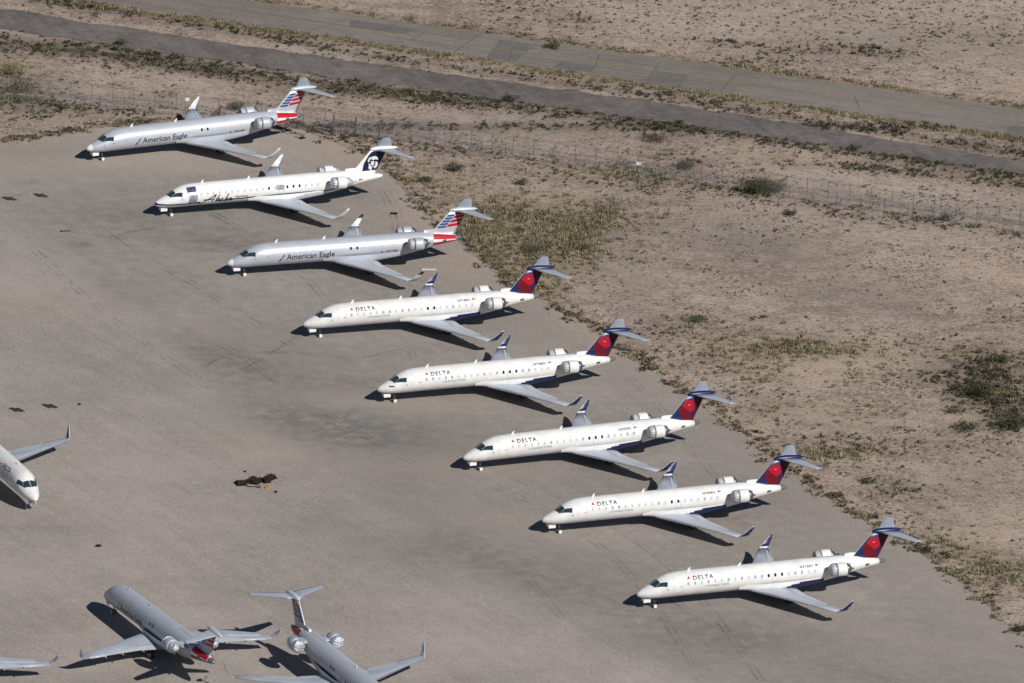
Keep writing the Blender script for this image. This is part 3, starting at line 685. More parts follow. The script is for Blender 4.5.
    fin = part('vertical_fin', ('fin', livery), lambda: fin_mesh(fm), root)
    def dors():
        secs = [((24.35, 0, 4.10), .0, .0)]
        m_ = MB(); P_ = [(24.30, 4.12, 4.17, .10), (24.42, 4.10, 4.36, .15), (24.9, 4.05, 4.42, .15), (25.35, 4.0, 4.43, .07), (25.8, 3.9, 4.40, .02)]
        vs = []
        for x, z0, z1, w in P_: vs += [(x, -w*1.5, z0), (x, w*1.5, z0), (x, w*.8, z1), (x, -w*.8, z1)]
        fs = [(4*i+k, 4*i+(k+1) % 4, 4*i+4+(k+1) % 4, 4*i+4+k) for i in range(4) for k in range(4)]+[(0, 1, 2, 3), (16, 17, 18, 19)]
        m_.add(vs, fs); return m_.mesh('dorsal_fin', body, False)
    part('dorsal_fin', ('dors', body.name), dors, fin)
    bcol = M['blue'] if dl else (M['wing2'] if aa else M['bright'])
    part('fin_cap', ('bul', livery), lambda: (lambda vf: mesh('fin_cap', vf[0], vf[1], bcol, True, fix=True))(lathe_x([(27.50, .01), (27.65, .17), (28.1, .30), (29.0, .38), (30.2, .30), (30.8, .18), (31.1, .03)], 0, 6.66, 16, .85)), fin)
    for q in (-1, 1): part('horizontal_stabilizer', ('stab', q), lambda q=q: stab_mesh(q), root)
    # engines
    for q in (-1, 1): engine(root, q, body, M['foil'] if (foilw or al) else M['wrap'], livery)
    # undercarriage
    g = gear(root, 2.17, 0, .25, .17, 1.3, 'nose_gear', True)
    def gd():
        m_ = MB()
        for y in (-.34, .30): m_.box(-1.45, -.62, y, y+.04, .78, 1.14)
        m_.box(-1.40, -.66, -.29, .29, 1.08, 1.16); return m_.mesh('gear_door', M['offwhite'])
    part('gear_door', 'ngd', gd, g)
    for q in (-1, 1): gear(root, 17.15, q*2.06, .42, .24, 1.45, 'main_gear', False)
    # liveries
    for q in ((-1, 1) if True else ()):
        K_ = q
        if dl:
            part('tail_root_paint', ('dr0', q), lambda: quads_skin([[(25.25, 86), (26.7, 66), (26.7, 89.5), (25.25, 89.5)], [(26.7, 66), (28.42, 76), (28.42, 89.5), (26.7, 89.5)]], q, M['blue'], .01, 8), fus)
            part('tail_marking', ('dr1', q), lambda: fin_patch([[(27.12,5.20),(26.86,5.40),(26.45,4.93),(26.98,3.6),(28.02,3.6),(28.12,4.58),(27.87,4.58)]], q, M['dred']), fin, 'deep red lower facet')
            part('tail_marking', ('dr2', q), lambda: fin_patch([[(27.36,6.0),(28.22,6.0),(28.52,5.2),(28.40,4.80),(27.88,4.61),(27.15,5.22),(26.90,5.43)]], q, M['red']), fin, 'bright red facet')
            part('tail_marking', ('dr3', q), lambda: fin_patch([[(28.28,6.22),(29.50,6.18),(29.35,5.8),(28.66,4.84),(28.60,5.2)]], q, M['mred']), fin, 'maroon upper facet')
            part('tail_marking', ('dr4', q), lambda: fin_patch([[(28.50,4.50),(28.86,4.9),(28.40,3.6),(28.12,3.6)]], q, M['dred']), fin, 'small deep red rear facet')
            part('fin_light', ('dr5', q), lambda: fin_patch([[(27.62,5.42),(27.92,5.38),(27.94,5.50),(27.68,5.55)]], q, M['lead'], .02), fin)
        if aa:
            bl, rd, rd_shade = [], [], []
            for i, z in enumerate((4.52, 4.86, 5.20, 5.54, 5.88)):
                x0 = fin_le(z)+.22; xm = 27.15+(z-4.56)*.72; h = .235
                bl.append([(x0, z), (xm, z+.03), (xm+.1, z+h+.03), (x0+.17, z+h)])
            for z in (4.60, 5.12, 5.62):
                xm = 27.22+(z-4.56)*.72; rd.append([(xm, z), (fin_te(z)-.05, z+.14), (fin_te(z+.4)-.05, z+.48), (xm+.2, z+.32)])
            for z in (6.08,): xm = 28.35; rd_shade.append([(xm, z+.02), (fin_te(z)-.1, z+.06), (fin_te(z+.3)-.1, z+.30), (xm+.1, z+.26)])  # top rear red stripe, with the shade on it put into a deeper red
            part('tail_marking', ('ar1', q), lambda: fin_patch(bl, q, M['ablue']), fin)
            part('tail_marking', ('ar2', q), lambda: fin_patch(rd, q, M['red']), fin)
            part('tail_marking', ('ar6', q), lambda: fin_patch(rd_shade, q, M['dred']), fin)
            part('tail_marking', ('ar3', q), lambda: quads_skin([[(25.4, 18), (28.4, 2), (28.4, 74), (25.5, 62)], [(25.3, -30), (28.35, -48), (28.38, -16), (25.35, -8)]], q, M['red'], .01, 10), fus)
            part('tail_marking', ('ar4', q), lambda: quads_skin([[(25.55, 61), (28.4, 73), (28.4, 88), (25.6, 88)], [(25.40, -7), (28.4, -15), (28.4, 1), (25.4, 17)]], q, M['offwhite'], .01, 10), fus)
        if al:
            part('tail_marking', ('al1', q), lambda: fin_patch([[(26.55,3.98),(28.42,3.98),(29.55,6.22),(29.3,6.30),(27.95,6.42),(27.65,6.30),(27.35,5.95),(26.72,4.9)]], q, M['navy']), fin)
            def face():
                Z = [[(362,300),(375,268),(395,258),(400,275),(385,285),(380,300),(372,312)],[(400,255),(440,250),(465,265),(466,287),(440,280),(415,290),(400,280)],[(395,300),(425,298),(430,330),(405,345),(395,330)],
                     [(372,320),(392,335),(395,350),(405,360),(402,390),(390,392),(380,375),(368,370),(375,345)],[(440,300),(462,310),(462,340),(445,365),(425,372),(430,350),(440,335)],[(405,352),(425,345),(428,352),(410,360)]]
                ps = [[(26.74+.0133*(u-322)+.00049*(v-405), 3.87-.00088*(u-322)-.01294*(v-405)) for u, v in p] for p in Z]
                return fin_patch(ps, q, M['white'], .018)
            part('tail_emblem', ('al2', q), face, fin)
    zc0 = lambda x: prof(x)[0]
    if dl:
        sx = (lambda a, b_: (a, b_))
        if s < 0: part('airline_title', ('dt', s), lambda: text_on_skin('DELTA', 6.10, 8.50, 3.25, .50, s, M['dgrey'], 1.3, .036), fus); tx = 5.35
        else: part('airline_title', ('dt', s), lambda: text_on_skin('DELTA', 5.35, 7.75, 3.25, .50, s, M['dgrey'], 1.3, .036), fus); tx = 8.0
        part('airline_emblem', ('dw', s), lambda: quads_skin([[(tx, th_of(tx, 3.30)), (tx+.24, th_of(tx, 3.40)), (tx+.26, th_of(tx, 3.62)), (tx+.24, th_of(tx, 3.62))], [(tx+.24, th_of(tx, 3.40)), (tx+.5, th_of(tx, 3.30)), (tx+.26, th_of(tx, 3.62)), (tx+.25, th_of(tx, 3.62))]], s, M['red'], .012, 4), fus)
        cx = 7.5 if s < 0 else 5.35
        part('airline_subtitle', ('dc', s), lambda: text_on_skin('CONNECTION', cx, cx+2.75, 2.40, .22, s, M['mgrey'], 1.4, .02), fus)
    if aa:
        part('airline_title', ('at', s), lambda: text_on_skin('American Eagle', 6.95 if s < 0 else 5.95, 12.95 if s < 0 else 11.95, 2.12, .74, s, M['dgrey'], 1.02, .016), fus)
        k = 0 if s < 0 else 6.2
        part('airline_emblem', ('ae1', s), lambda: quads_skin([qz(5.95+k, 1.9, 6.2+k, 1.95, 6.46+k, 2.28, 6.15+k, 2.24)], s, M['dred'], .012, 4), fus)
        part('airline_emblem', ('ae2', s), lambda: quads_skin([qz(6.28+k, 2.34, 6.48+k, 2.34, 6.76+k, 2.78, 6.6+k, 2.78)], s, M['ablue'], .012, 4), fus)
    if al:
        A_ = np.array([[85, 240, 1], [265, 145, 1], [440, 200, 1]]); cxx = np.linalg.solve(A_, [5.15, 7.36, 9.58]); czz = np.linalg.solve(A_, [1.76, 2.76, 1.93])
        def script_():
            strokes = [[(85,241),(112,241),(140,230),(175,205),(215,178),(243,158),(268,145),(258,165),(243,190),(226,223)], [(140,206),(165,200),(190,203),(215,196),(238,190)], [(305,150),(290,165),(272,195),(262,221)],
              [(305,186),(292,188),(282,205),(285,216),(298,206),(307,188),(300,214)], [(340,180),(326,190),(328,203),(322,215),(308,219)], [(398,135),(383,155),(366,190),(352,222)], [(392,178),(372,194),(366,198),(378,216)],
              [(425,180),(412,182),(402,196),(402,208),(414,202),(426,183),(420,205),(440,199)]]
            quads = []
            for st in strokes:
                P_ = [Vector((float(cxx@[u, v, 1]), float(czz@[u, v, 1]))) for u, v in st]
                for i in range(len(P_)-1):
                    a, b_ = P_[i], P_[i+1]; d = (b_-a).normalized(); n = Vector((-d.y, d.x))*.068; a2 = a-d*.03; b2 = b_+d*.03
                    quads.append(qz(a2.x-n.x, a2.y-n.y, b2.x-n.x, b2.y-n.y, b2.x+n.x, b2.y+n.y, a2.x+n.x, a2.y+n.y))
            vs, fs = [], []
            for qi, q in enumerate(quads):
                o = len(vs); of = .012+.0006*(qi % 9)
                for k in range(6):
                    t_ = k/5; vs += [skin(q[0][0]*(1-t_)+q[1][0]*t_, q[0][1]*(1-t_)+q[1][1]*t_, s, of), skin(q[3][0]*(1-t_)+q[2][0]*t_, q[3][1]*(1-t_)+q[2][1]*t_, s, of)]
                fs += [(o+2*k, o+2*k+1, o+2*k+3, o+2*k+2) for k in range(5)]
            return mesh('airline_title', vs, fs, M['black'])
        part('airline_title', 'alt', script_, fus)
        part('airline_subtitle', 'als', lambda: text_on_skin('SkyWest', 9.9, 11.5, 2.22, .22, s, M['black'], 1.1, .03, caps=.73), fus)
        def stripe():
            quads = []; xs_ = [.03, .3, .8, 1.5, 2.5, 3.71, 5.42, 7.5, 9.58, 13, 16.6, 20, 22.5, 25]; zs = [1.66, 1.66, 1.66, 1.66, 1.68, 1.70, 1.80, 1.87, 1.93, 2.02, 2.11, 2.17, 2.20, 2.32]
            for i in range(len(xs_)-1):
                if i == 6: continue
                quads.append([(xs_[i], th_of(xs_[i], zs[i]-.02)), (xs_[i+1], th_of(xs_[i+1], zs[i+1]-.02)), (xs_[i+1], th_of(xs_[i+1], zs[i+1]+.15)), (xs_[i], th_of(xs_[i], zs[i]+.15))])
            return quads_skin(quads, s, M['navy'], .012, 4)
        part('body_stripe', 'astr', stripe, fus)
        part('belly_paint', 'abel', lambda: quads_skin([[(x0, -70), (x1, -70), (x1, th_of(x1, z1-.12)), (x0, th_of(x0, z0-.12))] for x0, x1, z0, z1 in ((1.2, 3.7, 1.66, 1.70), (3.7, 7.5, 1.70, 1.87), (7.5, 11, 1.87, 1.96))], s, M['wing2'], .006, 6), fus)
        part('door_cover', 'adc1', lambda: quads_skin([[(3.92, -28), (4.98, -28), (5.02, 14), (4.02, 14)]], s, M['greyfoil'], .03, 6), fus, 'silver foil sheet over the lower cabin door')
        part('door_cover', 'adc2', lambda: quads_skin([[(3.78, 30), (4.90, 30), (4.90, 62), (3.74, 62)]], s, M['bluesheet'], .03, 6), fus, 'blue sheet over the top of the cabin door')
        part('exit_cover', 'adc3', lambda: quads_skin([[(15.15, 4), (16.1, 2), (16.2, 28), (15.1, 30)]], s, M['greyfoil'], .03, 6), fus)
    if reg:
        if aa: part('registration', ('reg', reg), lambda: text_on_skin(reg, 19.4, 20.9, 2.30, .28, s, M['dgrey'], 1.1, .03), fus); fx = 18.75; fz = 2.32
        elif al: part('registration', ('reg', reg), lambda: text_on_skin(reg, 24.4, 25.6, 2.95, .22, s, M['dgrey'], 1.05, .01), fus); fx = 25.9; fz = 3.1
        else: part('registration', ('reg', reg), lambda: text_on_skin(reg, 18.70, 20.25, 3.50, .32, s, M['black'], 1.1, .035), fus); fx = 20.55; fz = 3.62
        fl = part('flag', ('flg', livery), lambda: quads_skin([qz(fx, fz, fx+.2, fz, fx+.2, fz+.16, fx, fz+.16)], s, M['blue'], .012, 2), fus)
        part('flag_stripes', ('flg2', livery), lambda: quads_skin([qz(fx+.2, fz+.02, fx+.48, fz+.02, fx+.48, fz+.15, fx+.2, fz+.15)], s, M['red'] if al else paint('faded_red', (.62, .38, .36)), .012, 2), fus)
    if dl or aa: part('tail_placard', ('plc', s), lambda: quads_skin([qz(26.62, 2.98, 27.12, 3.02, 27.12, 3.28, 26.62, 3.24)], s, M['steel'], .016, 2), fus)
    return root

JETS = [(-52.93,1369.57,27.45),(-43.68,1347.07,21.87),(-34.09,1323.58,19.42),(-24.44,1300.22,20.55),(-15.22,1276.05,21.61),(-4.99,1251.67,24.41),(4.09,1230.15,21.83),(14.64,1205.38,21.89),(-52.02,1230.24,113.43),(-42.76,1198.69,295.32),(-10.09,1159.0,114.74)]
INFO = [('eagle','silver airliner with striped tail at the far end of the row, nearest the fence',-1,'N614SK',False),
 ('alaska','white airliner with black script title and a face on its navy tail',-1,'N224AG',True),
 ('eagle','silver airliner with striped tail between the navy tailed jet and the first red tailed one',-1,'N719SK',False),
 ('delta','white red tailed airliner standing next to the silver jets of the row',-1,'N718EV',False),
 ('delta','white red tailed airliner, second from the silver jets, dark placard below its cockpit window',-1,'N758EV',False),
 ('delta','white red tailed airliner, middle one of the five alike in the row',-1,'N707EV',False),
 ('delta','white red tailed airliner, second from the lower right end of the row',-1,'N709EV',False),
 ('delta','white red tailed airliner at the lower right end of the row, nearest the camera',-1,'N713EV',False),
 ('delta','white airliner cut off by the left edge, its nose pointing down',1,'',False),
 ('eagle','silver airliner with striped tail seen from behind, nose pointing to the upper left',-1,'',True),
 ('eagle','silver airliner with foil wrapped engines, its front end cut off by the bottom edge',1,'',True)]
roots = []
for i, ((x, y, a), (lv, lab, sd, reg, fw)) in enumerate(zip(JETS, INFO)):
    r = make_jet(lv, x, y-Y0, rad(a), lab, sd, reg, fw, i); roots.append(r)
p0 = at(282, 625.6, 3.06); p1 = at(60.3, 652, 3.06)
x, y, a = JETS[9]
make_jet('eagle', x+p1[0]-p0[0], y-Y0+p1[1]-p0[1], rad(a), 'grey airliner of which only the right wing shows at the lower left edge', -1, '', True, 20)
def child(root, name):
    st = list(root.children)
    while st:
        o = st.pop()
        if o.name.split('.')[0] == name: return o
        st += list(o.children)
f5 = child(roots[4], 'fuselage')
part('nose_placard', 'npl', lambda: quads_skin([qz(1.15, 2.12, 1.75, 2.16, 1.75, 2.30, 1.15, 2.26)], -1, M['dgrey'], .012, 3), f5)
for i in (0, 1):
    part('cockpit_cover', ('ccv', i), lambda: quads_skin([qz(1.75, 1.95, 2.35, 1.95, 2.3, 2.35, 1.8, 2.4)], -1, M['foil'], .015, 4), child(roots[i], 'fuselage')) if i == 0 else None

# ------------------------------------------------------------------ fences
def poly_walk(pts, step):
    P_ = [Vector((*at(u, v), 0)) for u, v in pts]; out = []; acc = 0
    for a, b_ in zip(P_[:-1], P_[1:]):
        L_ = (b_-a).length; t = acc
        while t < L_: out.append(a+(b_-a)*(t/L_)); t += step
        acc = t-L_
    return out
def fence(pts, hgt, step, lab, thick=.032):
    P_ = poly_walk(pts, step); root = empty('chain_link_fence', P_[0]); tag(root, lab, 'fence', 'chain link fences behind the apron')
    o0 = P_[0]
    def pm():
        m_ = MB(); m_.tube((0, 0, 0), (0, 0, hgt), thick, None, 6); m_.tube((0, 0, hgt), (0, -.25, hgt+.28), thick*.5, None, 5); return m_.mesh('post', M['post'])
    me = pm()
    for p in P_: o = link('post', me, root); o.location = p-o0
    m_ = MB()
    for nm, h, oy, rr in (('top_rail', hgt*.98, 0, .016), ('bottom_wire', .08, 0, .012), ('barbed_wire', hgt+.22, -.2, .008)):
        mr_ = MB(); vs = []; k_ = 4
        for p in P_: vs += [p-o0+Vector((0, oy+rr*math.cos(t), h+rr*math.sin(t))) for t in (0, 1.57, 3.14, 4.71)]
        mr_.add(vs, [(4*i+k, 4*i+(k+1) % 4, 4*i+4+(k+1) % 4, 4*i+4+k) for i in range(len(P_)-1) for k in range(4)]); link(nm, mr_.mesh(nm, M['post'], fix=False), root)
    for a, b_ in zip(P_[:-1], P_[1:]):
        a = a-o0; b_ = b_-o0
        m_.add([a+Vector((0, 0, .05)), b_+Vector((0, 0, .05)), b_+Vector((0, 0, hgt-.05)), a+Vector((0, 0, hgt-.05))], [(0, 1, 2, 3)])

    link('wire_mesh', mesh('wire_mesh', m_.v, m_.f, M['link']), root); 
    return root, P_
fence(FENCE1, 2.0, 2.75, 'long chain link fence with thin grey posts, the one farther from the parked jets')
fence(FENCE2, 1.55, 3.1, 'long low chain link fence with thin grey posts, the one nearer the parked jets')
for (u, v, h, l) in ((333.3,134,2.5,'thick grey gate post beside the striped tail of the farthest jet'),(355.5,137,2.6,'thick grey gate post, middle one of the three behind the navy tail'),(379,139.5,2.2,'thick grey gate post just behind the navy tail')):
    m_ = MB(); m_.tube((0, 0, 0), (0, 0, h), .10, None, 10); m_.tube((0, 0, h), (0, 0, h+.08), .12, .03, 10); m_.box(-.14, .14, -.02, .02, h*.55, h*.6)
    o = link('gate_post', m_.mesh('gate_post', M['post'])); x, y = at(u, v); o.location = (x, y, 0); tag(o, l, 'post', 'gate posts')
m_ = MB(); a = Vector((*at(333.3,134), 0)); b_ = Vector((*at(355.5,137), 0)); c = Vector((*at(379,139.5), 0))
for p, q in ((a, b_), (b_, c)):
    d = (q-p).normalized()*.13
    for h in (.4, 1.2, 1.9): m_.tube(p+d+Vector((0, 0, h)), q-d+Vector((0, 0, h)), .03, None, 5)
tag(link('gate_rails', m_.mesh('gate_rails', M['post'])), 'grey metal rails strung between the three thick posts', 'gate')
def sign(u, v, w, h, top, lab):
    x, y = at(u, v); r = empty('fence_sign', (x, y, 0)); tag(r, lab, 'sign')
    m_ = MB(); m_.box(-w/2, w/2, -.02, .02, top-h, top); link('panel', m_.mesh('panel', M['sign']), r)
    m_ = MB(); m_.tube((-w*.35, .06, 0), (-w*.35, .06, top), .03, None, 6); m_.tube((w*.35, .06, 0), (w*.35, .06, top), .03, None, 6); link('support', m_.mesh('support', M['post']), r)
sign(187, 112.5, .50, .42, 1.9, 'small blank white sign on the fence left of the farthest jet')
sign(638.5, 170.5, .62, .42, 1.1, 'small blank white sign on the fence in the upper middle')

# ------------------------------------------------------------------ things on the apron
def lump(w, d, h, seed, mat, top=None):
    rnd = random.Random(seed); bm = bmesh.new(); bmesh.ops.create_cube(bm, size=1)
    bmesh.ops.subdivide_edges(bm, edges=bm.edges[:], cuts=2, use_grid_fill=True)
    for v in bm.verts:
        tz = v.co.z+.5; k = 1-.22*tz
        v.co = Vector((v.co.x*w*k, v.co.y*d*k, tz*h))+Vector([rnd.gauss(0, .06) for _ in range(3)])*(1 if tz > .05 else .3)
        v.co.z = max(v.co.z, 0)
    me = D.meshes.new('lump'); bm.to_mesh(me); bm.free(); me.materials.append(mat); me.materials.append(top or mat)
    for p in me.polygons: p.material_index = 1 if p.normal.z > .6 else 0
    return me
def put(name, me, u, v, rz, lab, cat, group=None):
    o = link(name, me); x, y = at(u, v); o.location = (x, y, .02); o.rotation_euler = (0, 0, rz); return tag(o, lab, cat, group)
def scrap(u, v, w, d, h, rz, seed, lab):
    x, y = at(u, v); r = empty('scrap_crate', (x, y, .02), rz); tag(r, lab, 'scrap', 'rusty scrap crates on the open gravel')
    link('body', lump(w, d, h, seed, M['rust'], M['rust2']), r)
    m_ = MB()
    for k in (-.3, 0, .3): m_.box(k*w-.05, k*w+.05, -d*.42, d*.42, h-.02, h+.07)
    m_.box(-w*.42, w*.42, -.06, .06, h+.03, h+.11); link('rib', m_.mesh('rib', M['rust2']), r)
    return r
scrap(241, 484.5, 1.3, 1.3, .32, .3, 1, 'low rusty scrap crate, leftmost of the dark heap on the open gravel')
scrap(254, 482.5, 1.5, 1.6, .46, -.35, 2, 'tallest rusty scrap crate in the middle of the dark heap')
scrap(265.5, 482, .95, 1.1, .36, .5, 3, 'small rusty scrap crate right of the tallest one in the dark heap')
scrap(270, 479.5, .9, 1.5, .42, -.6, 4, 'rusty scrap crate at the right rear of the dark heap')
m_ = MB(); m_.tube((-.6, 0, .06), (.55, 0, .06), .05, None, 6)
for k in range(10):
    a0, a1 = 2*math.pi*k/10, 2*math.pi*(k+1)/10; m_.tube((.75+.2*math.cos(a0), .35*math.sin(a0), .06), (.75+.2*math.cos(a1), .35*math.sin(a1), .06), .045, None, 5)
put('tow_bar', m_.mesh('tow_bar', M['rust']), 252, 487.3, .05, 'dark rusty tow bar with a ring end lying in front of the scrap heap', 'tow bar')
put('canvas_sack', lump(.85, .75, .16, 9, M['tan']), 268.5, 488.2, .1, 'flat tan canvas sack lying in front of the scrap heap', 'sack')
def mat_pair(u, v, labs, brown):
    for k, lab in enumerate(labs):
        m_ = MB(); m_.box(-.28, .28, -.75, .75, 0, .05)
        for j in (-.45, 0, .45): m_.box(-.24, .24, j-.05, j+.05, .05, .075)
        me = m_.mesh('ground_mat', M['plate2'] if brown and k == 1 else M['plate']); put('ground_mat', me, u+k*5.6, v+(.2 if k else 0), .62, lab, 'ground mat', 'dark mats in pairs on the gravel')
mat_pair(6.5, 198.8, ['dark mat, left one of the pair at the far left edge', 'brown edged mat, right one of the pair at the far left edge'], True)
mat_pair(38, 195.6, ['dark mat, left one of the pair below the nose of the farthest jet', 'dark mat, right one of the pair below the nose of the farthest jet'], True)
mat_pair(14, 410, ['dark mat, left one of the pair straight above the cut off white jet', 'dark mat, right one of the pair straight above the cut off white jet'], False)
mat_pair(47, 406.3, ['brown mat, left one of the pair above the cut off white jet\'s upturned wing tip', 'dark mat, right one of the pair above the cut off white jet\'s upturned wing tip'], False)
m_ = MB(); m_.box(-.6, .6, -.06, .06, 0, .08); m_.box(-.66, -.5, -.16, .16, 0, .1)
put('rod', m_.mesh('rod', M['rust']), 66, 231.5, .25, 'short dark rod lying alone on the gravel left of the jets', 'rod')
m_ = MB(); m_.box(-.85, .85, -.05, .05, 0, .06)
for k in range(6): m_.tube((-.75+k*.3, 0, .06), (-.75+k*.3, 0, .26), .045, .02, 6)
put('white_rack', m_.mesh('white_rack', M['sign']), 429, 270, .05, 'small white rack with upright pegs by the upturned wing tip of the third jet', 'rack')
m_ = MB(); m_.add([(-.3, -.5, .05), (.25, .55, .5), (.45, .5, .45), (.0, -.55, .04), (-.3, -.5, 0), (.25, .55, .42), (.45, .5, .36), (0, -.55, 0)], [(0, 1, 2, 3), (4, 7, 6, 5), (0, 4, 5, 1), (1, 5, 6, 2), (2, 6, 7, 3), (3, 7, 4, 0)])
m_.tube((.1, -.1, 0), (.2, .1, .38), .04); put('metal_scrap', m_.mesh('metal_scrap', M['lead']), 207, 679, -.1, 'bent pale metal sheet on the gravel below the tail of the rear facing jet', 'scrap')
put('rubble', lump(.45, .4, .16, 31, M['rust']), 199.5, 681, 0, 'dark lump beside the bent pale metal sheet', 'rubble')
for i, (u, v, w, lab) in enumerate([(394,214,.8,'dark flat lump on the gravel behind the tail of the third jet'),(98,546.5,.6,'dark lump alone on the gravel in the lower left'),(79,405,.25,'tiny dark lump right of the mats'),
     (302,126.5+12,.8,'dark flat lump below the tail of the farthest jet'),(245,472.3,.2,'tiny dark lump behind the scrap heap'),(276,492.5,.3,'small brown lump right of the tan sack'),(790,471,.3,'small dark lump behind the second nearest white jet'),
     (825,620.5,.01,None)]):
    if lab: put('rubble', lump(w, w*.7, .12, 40+i, M['rust']), u, v, .3*i, lab, 'rubble')

# ------------------------------------------------------------------ vegetation
COLS = {'straw': (.33,.275,.175), 'olive': (.125,.118,.068), 'green': (.062,.078,.030), 'dark': (.030,.032,.021), 'brown': (.088,.060,.038), 'grey': (.10,.098,.076), 'red': (.13,.065,.04), 'sage': (.105,.125,.085), 'lime': (.21,.25,.09)}
class Veg:
    def __init__(s): s.v = []; s.c = []; s.n = 0
    def tri(s, a, b_, c, col): s.v += [a, b_, c]; s.c += [col]*3
    def done(s, name, mats=None):
        n = len(s.v)//3; me = D.meshes.new(name); me.vertices.add(3*n); me.vertices.foreach_set('co', np.array(s.v, dtype=np.float32).ravel())
        me.loops.add(3*n); me.loops.foreach_set('vertex_index', np.arange(3*n)); me.polygons.add(n); me.polygons.foreach_set('loop_start', np.arange(n)*3)
        try: me.polygons.foreach_set('loop_total', np.full(n, 3))
        except Exception: pass
        me.update(calc_edges=True); me.materials.append(mats or M['veg'])
        ca = me.color_attributes.new('tint', 'FLOAT_COLOR', 'POINT'); ca.data.foreach_set('color', np.concatenate([np.array(s.c), np.ones((3*n, 1))], 1).astype(np.float32).ravel())
        return me
def jc(col, k=.25):
    f = 1+random.uniform(-k, k); return tuple(max(.005, c*f*(1+random.uniform(-.06, .06))) for c in col)
def tuft(V_, x, y, h, r, n, cols):
    for _ in range(n):
        a = random.uniform(0, 6.283); d = random.random()**.5*r; bx, by = x+d*math.cos(a), y+d*math.sin(a)
        l = h*random.uniform(.5, 1.15); w = random.uniform(.10, .19)*h; a2 = random.uniform(0, 6.283)
        lx, ly = random.gauss(0, .25)*h+math.cos(a)*d*.5, random.gauss(0, .25)*h+math.sin(a)*d*.5
        V_.tri((bx-w*math.cos(a2), by-w*math.sin(a2), 0), (bx+w*math.cos(a2), by+w*math.sin(a2), 0), (bx+lx, by+ly, l), jc(random.choice(cols)))
def bush(V_, x, y, h, r, n, cols, leaf=.09, z0=0):
    """leaf clumps spread through an uneven dome"""
    cl = [(random.gauss(0, .45)*r, random.gauss(0, .45)*r, random.uniform(.25, .85)*h, random.uniform(.3, .6)*r) for _ in range(max(3, int(n/14)))]
    for _ in range(n):
        cx, cy, cz, cr = random.choice(cl); v = Vector([random.gauss(0, 1) for _ in range(3)]); v.normalize(); v *= cr*random.uniform(.4, 1)
        p = Vector((x+cx+v.x, y+cy+v.y, max(.02, z0+cz+v.z*.6*h/max(r, .1))));  p.z = min(p.z, h*1.15+z0)
        a = Vector([random.gauss(0, 1) for _ in range(3)]).normalized()*leaf*random.uniform(.6, 1.4); b_ = Vector([random.gauss(0, 1) for _ in range(3)]).normalized()*leaf*random.uniform(.6, 1.4)
        V_.tri(tuple(p), tuple(p+a), tuple(p+b_), jc(random.choice(cols), .35))
# templates of tufts, low scrub and stones, stamped many times with their own turn, size and tint
def template(fn, cols):
    V_ = Veg(); fn(V_, cols); return np.array(V_.v, dtype=np.float32), np.array(V_.c, dtype=np.float32)
class Stamp:
    def __init__(s): s.V = []; s.C = []
    def put(s, tmpl, xy, sx, sz, tint):
        k = RS.randint(0, len(tmpl), len(xy)); a = RS.uniform(0, 6.283, len(xy))
        for t in range(len(tmpl)):
            m_ = np.where(k == t)[0]
            if not len(m_): continue
            P_, C_ = tmpl[t]; ca, sa = np.cos(a[m_])[:, None], np.sin(a[m_])[:, None]
            X = (P_[None, :, 0]*ca-P_[None, :, 1]*sa)*sx[m_][:, None]+xy[m_, 0][:, None]; Y = (P_[None, :, 0]*sa+P_[None, :, 1]*ca)*sx[m_][:, None]+xy[m_, 1][:, None]
            Z = P_[None, :, 2]*sz[m_][:, None]; s.V.append(np.stack([X, Y, Z], -1).reshape(-1, 3)); s.C.append((C_[None]*tint[m_][:, None, :]).reshape(-1, 3))
    def done(s, name):
        V_ = Veg(); V_.v = np.concatenate(s.V); V_.c = np.concatenate(s.C); print(name, len(V_.v)//3); return V_.done(name)
AP2 = np.array(APRON+[(1400, 1200), (-800, 1200), (-800, 165)], dtype=float)
def on_apron(u, v):
    ins = np.zeros(len(u), bool); j = len(AP2)-1
    for i in range(len(AP2)):
        (xi, yi), (xj, yj) = AP2[i], AP2[j]
        if yi != yj: ins ^= ((yi > v) != (yj > v)) & (u < (xj-xi)*(v-yi)/(yj-yi)+xi)
        j = i
    return ins
RT = [(-300,-35.6),(0,9),(350,61),(690,107),(850,133),(1024,161),(1300,206)]; RB = [(-300,-15),(0,29),(350,80),(690,127),(850,150),(1024,175),(1300,215)]
def paved(u, v, m=0):
    a = np.interp(u, *zip(*RT)); b_ = np.interp(u, *zip(*RB))
    return ((v > a+m) & (v < b_-m)) | ((v > 14+(u-350)*.1412+m*.5) & (v < 39+(u-350)*.1477-m*.5))
def tint(n, k=.22): return np.clip(1+RS.normal(0, k, (n, 1)), .4, 1.8)*(1+RS.normal(0, .05, (n, 3)))
random.seed(5)
straw = [COLS['straw'], COLS['straw'], (.22,.19,.12), COLS['olive']]; dk = [COLS['dark'], COLS['brown'], COLS['grey'], COLS['olive'], COLS['dark']]
T_tuft = [template(lambda V_, c: tuft(V_, 0, 0, 1, 1.0, 15, c), straw) for _ in range(8)]
T_olive = [template(lambda V_, c: tuft(V_, 0, 0, 1, 1.0, 15, c), [(.16,.145,.085), (.13,.12,.085), (.21,.18,.11)]) for _ in range(6)]
T_bush = [template(lambda V_, c: bush(V_, 0, 0, .8, 1, 30, c, .42), dk) for _ in range(12)]
T_small = [template(lambda V_, c: bush(V_, 0, 0, .8, 1, 9, c, .75), [COLS['brown'], COLS['grey'], COLS['olive'], COLS['dark']]) for _ in range(10)]
